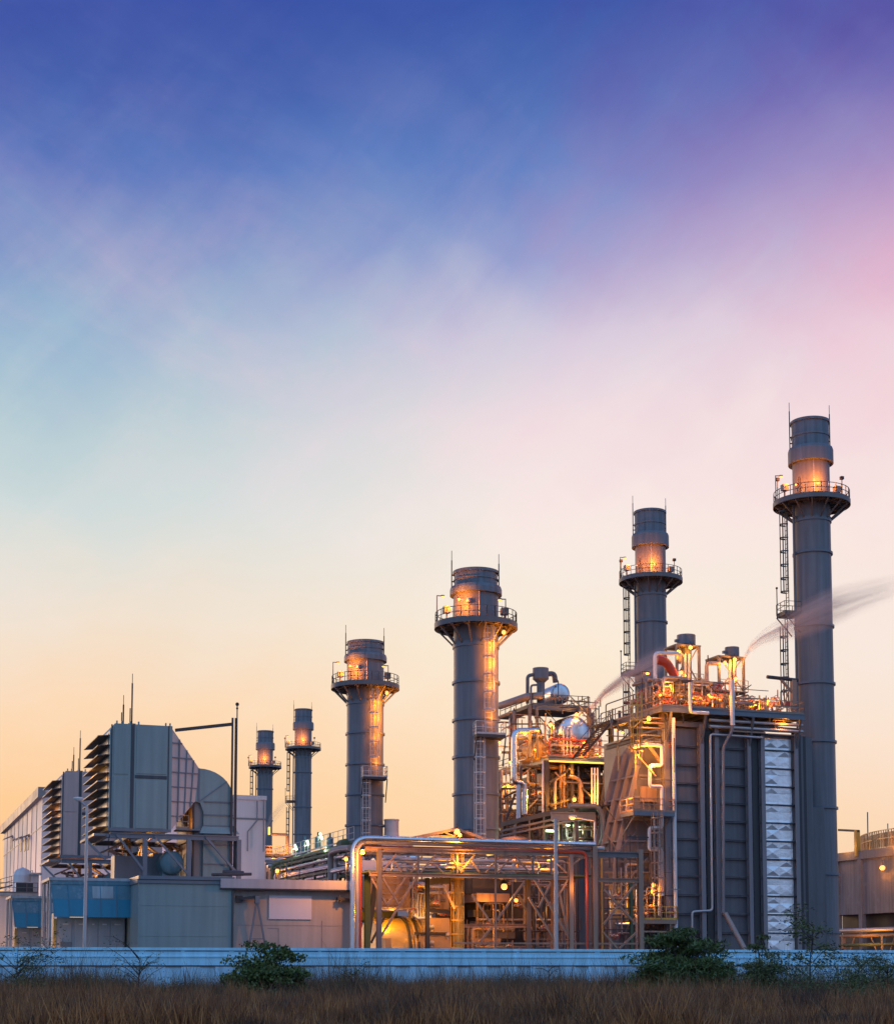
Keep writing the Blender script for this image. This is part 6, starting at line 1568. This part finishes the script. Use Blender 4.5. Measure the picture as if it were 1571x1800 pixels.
def bush(label, name, px0, px1, py_top, py_base, D, n_cl, leaves, size, mat, seed, long=1.0, droop=0.0, group=None, flat=0.5):
    rs = np.random.RandomState(seed)
    c = DD((px0 + px1) / 2, 1698, D); w = (px1 - px0) / 2 * D / F; h = DD(px0, py_top, D).z
    root = thing(name, label, 'shrub', (c.x, c.y, 0), group)
    cl = []
    while len(cl) < n_cl:
        u = rs.uniform(-1, 1, 3); u[2] = abs(u[2])
        if u[0] ** 2 + u[1] ** 2 + u[2] ** 2 > 1: continue
        if u[0] ** 2 + u[1] ** 2 + u[2] ** 2 < 0.18: continue
        hh = h * (1.0 + rs.uniform(-.16, .10))
        cl.append((c.x + u[0] * w * .95, c.y + u[1] * w * 0.6, 0.25 + u[2] * hh * .92, rs.uniform(.14, .3) * max(w, h) * .8))
    m = MB(); st = V(c.x, c.y, 0)
    for i in range(7):
        an = rs.uniform(0, 6.28); s_ = st + V(math.cos(an) * .15, math.sin(an) * .15, 0)
        t = cl[rs.randint(len(cl))]; mid = s_.lerp(V(*t[:3]), .5) + V(0, 0, .2 * h)
        m.tube([s_, mid, V(*t[:3])], [.05, .03, .012], 5)
    for t in cl: 
        q = st + V((t[0] - c.x) * .35, (t[1] - c.y) * .35, t[2] * .45); m.tube([q, V(*t[:3])], [.022, .008], 4)
    m.build('trunk', BARK, root)
    C, X, Y = [], [], []
    for cx, cy, cz, r in cl:
        k = leaves
        p = rand_unit(rs, k) * (r * rs.uniform(.2, 1, (k, 1)) ** .6) * np.array([1.2, 1.0, flat]) + np.array([cx, cy, cz])
        p = p[p[:, 2] > 0.02]; k = len(p)
        d = rand_unit(rs, k); d[:, 2] -= droop; d /= np.linalg.norm(d, axis=1, keepdims=True)
        e = np.cross(d, rand_unit(rs, k)); e /= np.linalg.norm(e, axis=1, keepdims=True)
        s = size * rs.uniform(.6, 1.3, (k, 1)); C.append(p); X.append(e * s / long); Y.append(d * s * long ** .5)
    C, X, Y = np.concatenate(C), np.concatenate(X), np.concatenate(Y)
    quads('crown', C, X, Y, mat, root, (c.x, c.y, 0))
    return root
bush('round leafy dark green bush before the low tan building', 'leafy_shrub', 386, 546, 1652, 1740, 68, 84, 110, 0.06, LEAF, 3, 1.0, 0, 'shrubs along the wall')
bush('largest feathery dark green bush before the boiler foot', 'feathery_shrub', 1098, 1302, 1624, 1735, 67, 120, 125, 0.085, LEAF2, 4, 2.8, .12, 'shrubs along the wall', .35)
bush('small feathery bush right of the largest dark bush', 'feathery_shrub', 1295, 1375, 1652, 1735, 69, 26, 90, 0.065, LEAF3, 5, 2.2, .1, 'shrubs along the wall', .4)

def sapling(label, px, D, h_px, spread, nb, leaves, mat, seed, size=0.07, name='sapling', lean=0.0):
    rs = np.random.RandomState(seed); c = DD(px, 1698, D); k = D / F; h = h_px * k + EYE
    root = thing(name, label, 'sapling', (c.x, c.y, 0), 'thin saplings along the wall')
    m = MB(); tips = []
    top = V(c.x + lean * h, c.y, h * .75)
    m.tube([V(c.x, c.y, 0), V(c.x + lean * h * .3, c.y + .05, h * .4), top], [.045, .03, .012], 6)
    for i in range(nb):
        t = rs.uniform(.25, 1); s_ = V(c.x, c.y, 0).lerp(top, t); an = rs.uniform(0, 6.28); l = spread * k * rs.uniform(.4, 1) * (1.2 - .4 * t)
        e = s_ + V(math.cos(an) * l, math.sin(an) * l * .6, rs.uniform(.2, .9) * l)
        md = s_.lerp(e, .5) + V(0, 0, .12 * l); m.tube([s_, md, e], [.02, .012, .006], 4)
        for q in range(4):
            f = md.lerp(e, q / 3) ; tips.append(f)
            g = f + V(*(rs.normal(size=3) * .18 * l)); m.tube([f, g], [.006, .004], 3); tips.append(g)
    m.build('trunk', BARK, root)
    if leaves:
        C = []
        for f in tips: C.append(np.array(f) + rs.normal(size=(leaves, 3)) * np.array([.17, .17, .09]))
        C = np.concatenate(C); n = len(C); d = rand_unit(rs, n); d[:, 2] *= .5; e = np.cross(d, rand_unit(rs, n)); e /= np.linalg.norm(e, axis=1, keepdims=True)
        s = size * rs.uniform(.5, 1.2, (n, 1)); quads('crown', C, e * s * .4, d * s, mat, root, (c.x, c.y, 0))
    return root
sapling('tall thin sapling with drooping leaves before the tallest stack foot', 1422, 68, 118, 85, 16, 9, LEAF3, 11, .10, lean=.06)
sapling('small sapling before the wall between tallest stack and cooling tower', 1510, 69, 45, 50, 14, 10, LEAF3, 12, .07)
sapling('spindly low green sapling at the left end of the wall', 30, 66, 22, 95, 22, 10, LEAF3, 13, .07)
sapling('bare twiggy sapling before the gap beside the blue shelter', 245, 66, 40, 60, 20, 2, LEAF3, 14, .06)
sapling('low scrubby sapling at the right edge before the wall', 1560, 66, 20, 60, 20, 10, LEAF3, 15, .07)
sapling('dark twiggy weed plant before the wall under the silver pipe corner', 625, 69, 8, 40, 16, 5, LEAF, 16, .05)
sapling('thin bare weed plant before the wall below the rack right half', 965, 69, 12, 36, 12, 1, LEAF, 17, .05)
sapling('leafy sapling before the embossed silver strip', 1352, 67, 30, 45, 16, 12, LEAF3, 18, .07)

def build_grass():
    rs = np.random.RandomState(21)
    def blades(n, d0, d1, hmin, hmax, wid, mat, name, label, clump, spread=.14, lean=.30):
        # world placement inside the camera wedge, clumped into tufts
        nt_ = n // clump
        D = np.sqrt(rs.uniform(d0 ** 2, d1 ** 2, nt_)); s = rs.uniform(-.335, .335, nt_)
        X = D * s
        # uneven stand: patches of taller and shorter grass
        hm = .70 + .36 * np.sin(X * .83 + 2.1 * np.sin(D * .4)) * np.sin(D * .9 + X * .2) + .3 * np.sin(X * .37 + 1.3 * np.sin(D * .21)) * np.sin(D * .33 + X * .11) + .22 * np.sin(X * 1.3 + D * .7)
        X = np.repeat(X, clump) + rs.normal(size=nt_ * clump) * spread; Y = np.repeat(D, clump) + rs.normal(size=nt_ * clump) * spread
        k = len(X); h = rs.uniform(hmin, hmax, k) * np.repeat(rs.uniform(.55, 1.35, nt_), clump) * np.clip(np.repeat(hm, clump), .35, 1.4)
        a = X * CU + Y * SU; b = -X * SU + Y * CU
        keep = b < WB - .25
        a, b, h = a[keep], b[keep], h[keep]; k = len(a)
        C = np.stack([a, b, np.zeros(k)], 1)
        an = rs.uniform(0, 6.28, k); Xv = np.stack([np.cos(an), np.sin(an), np.zeros(k)], 1) * wid * rs.uniform(.6, 1.3, (k, 1))
        ln = rs.normal(size=(k, 2)) * lean
        Yv = np.stack([ln[:, 0] * h, ln[:, 1] * h, h], 1)
        o = quads(name, C, Xv, Yv, mat, None, (0, 0, 0), tri=True); tag(o, label, name.replace('_', ' '), kind='stuff'); return o
    blades(420000, 37, 86, .30, .95, .020, GRASS, 'dry_grass', 'brown dry grass across the whole foreground', 14, .17)
    blades(46000, 38, 84, .5, 1.25, .013, WEED, 'grass_stalks', 'tall bent grass stalks in loose clumps over the foreground', 22, .30, .55)
    blades(60000, 66, 86, .6, 1.9, .013, WEED, 'dry_weeds', 'thin dry weeds standing along the foot of the blue wall', 5)
build_grass()
def build_green_weeds():
    # patches of low green weeds and taller seed stalks at the foot of the wall
    rs = np.random.RandomState(33); C, X, Y = [], [], []
    patches = [(60, 66, 34, .9), (120, 69, 22, .6), (300, 69, 14, .7), (215, 67, 18, .8), (560, 68, 14, .5), (690, 69, 12, .8), (820, 70, 10, .7), (900, 70, 12, .8), (1075, 68, 14, .7), (1330, 66, 34, 1.1), (1400, 66, 30, 1.2), (1450, 67, 34, 1.2), (1490, 66, 30, 1.3), (1545, 66, 36, 1.3), (430, 64, 20, .5), (1215, 63, 30, .5), (1500, 62, 30, .7)]
    for px, D, n, h in patches:
        c = DD(px, 1698, D)
        for i in range(n):
            x0 = c.x + rs.normal() * .9; y0 = c.y + rs.normal() * .9; hh = h * rs.uniform(.5, 1.3); k = rs.randint(25, 60)
            if y0 > WB - .4: continue
            t = rs.uniform(.1, 1, (k, 1)); p = np.array([x0, y0, 0]) + np.concatenate([rs.normal(size=(k, 2)) * .22 * (.4 + t), t * hh * 1.3], 1)
            d = rand_unit(rs, k); d[:, 2] = np.abs(d[:, 2]); e = np.cross(d, rand_unit(rs, k)); e /= np.linalg.norm(e, axis=1, keepdims=True)
            s = rs.uniform(.03, .075, (k, 1)); C.append(p); X.append(e * s * .4); Y.append(d * s)
    o = quads('green_weeds', np.concatenate(C), np.concatenate(X), np.concatenate(Y), LEAF3, None, (0, 0, 0))
    tag(o, 'low green weeds in patches along the foot of the wall', 'weeds', kind='stuff')
build_green_weeds()
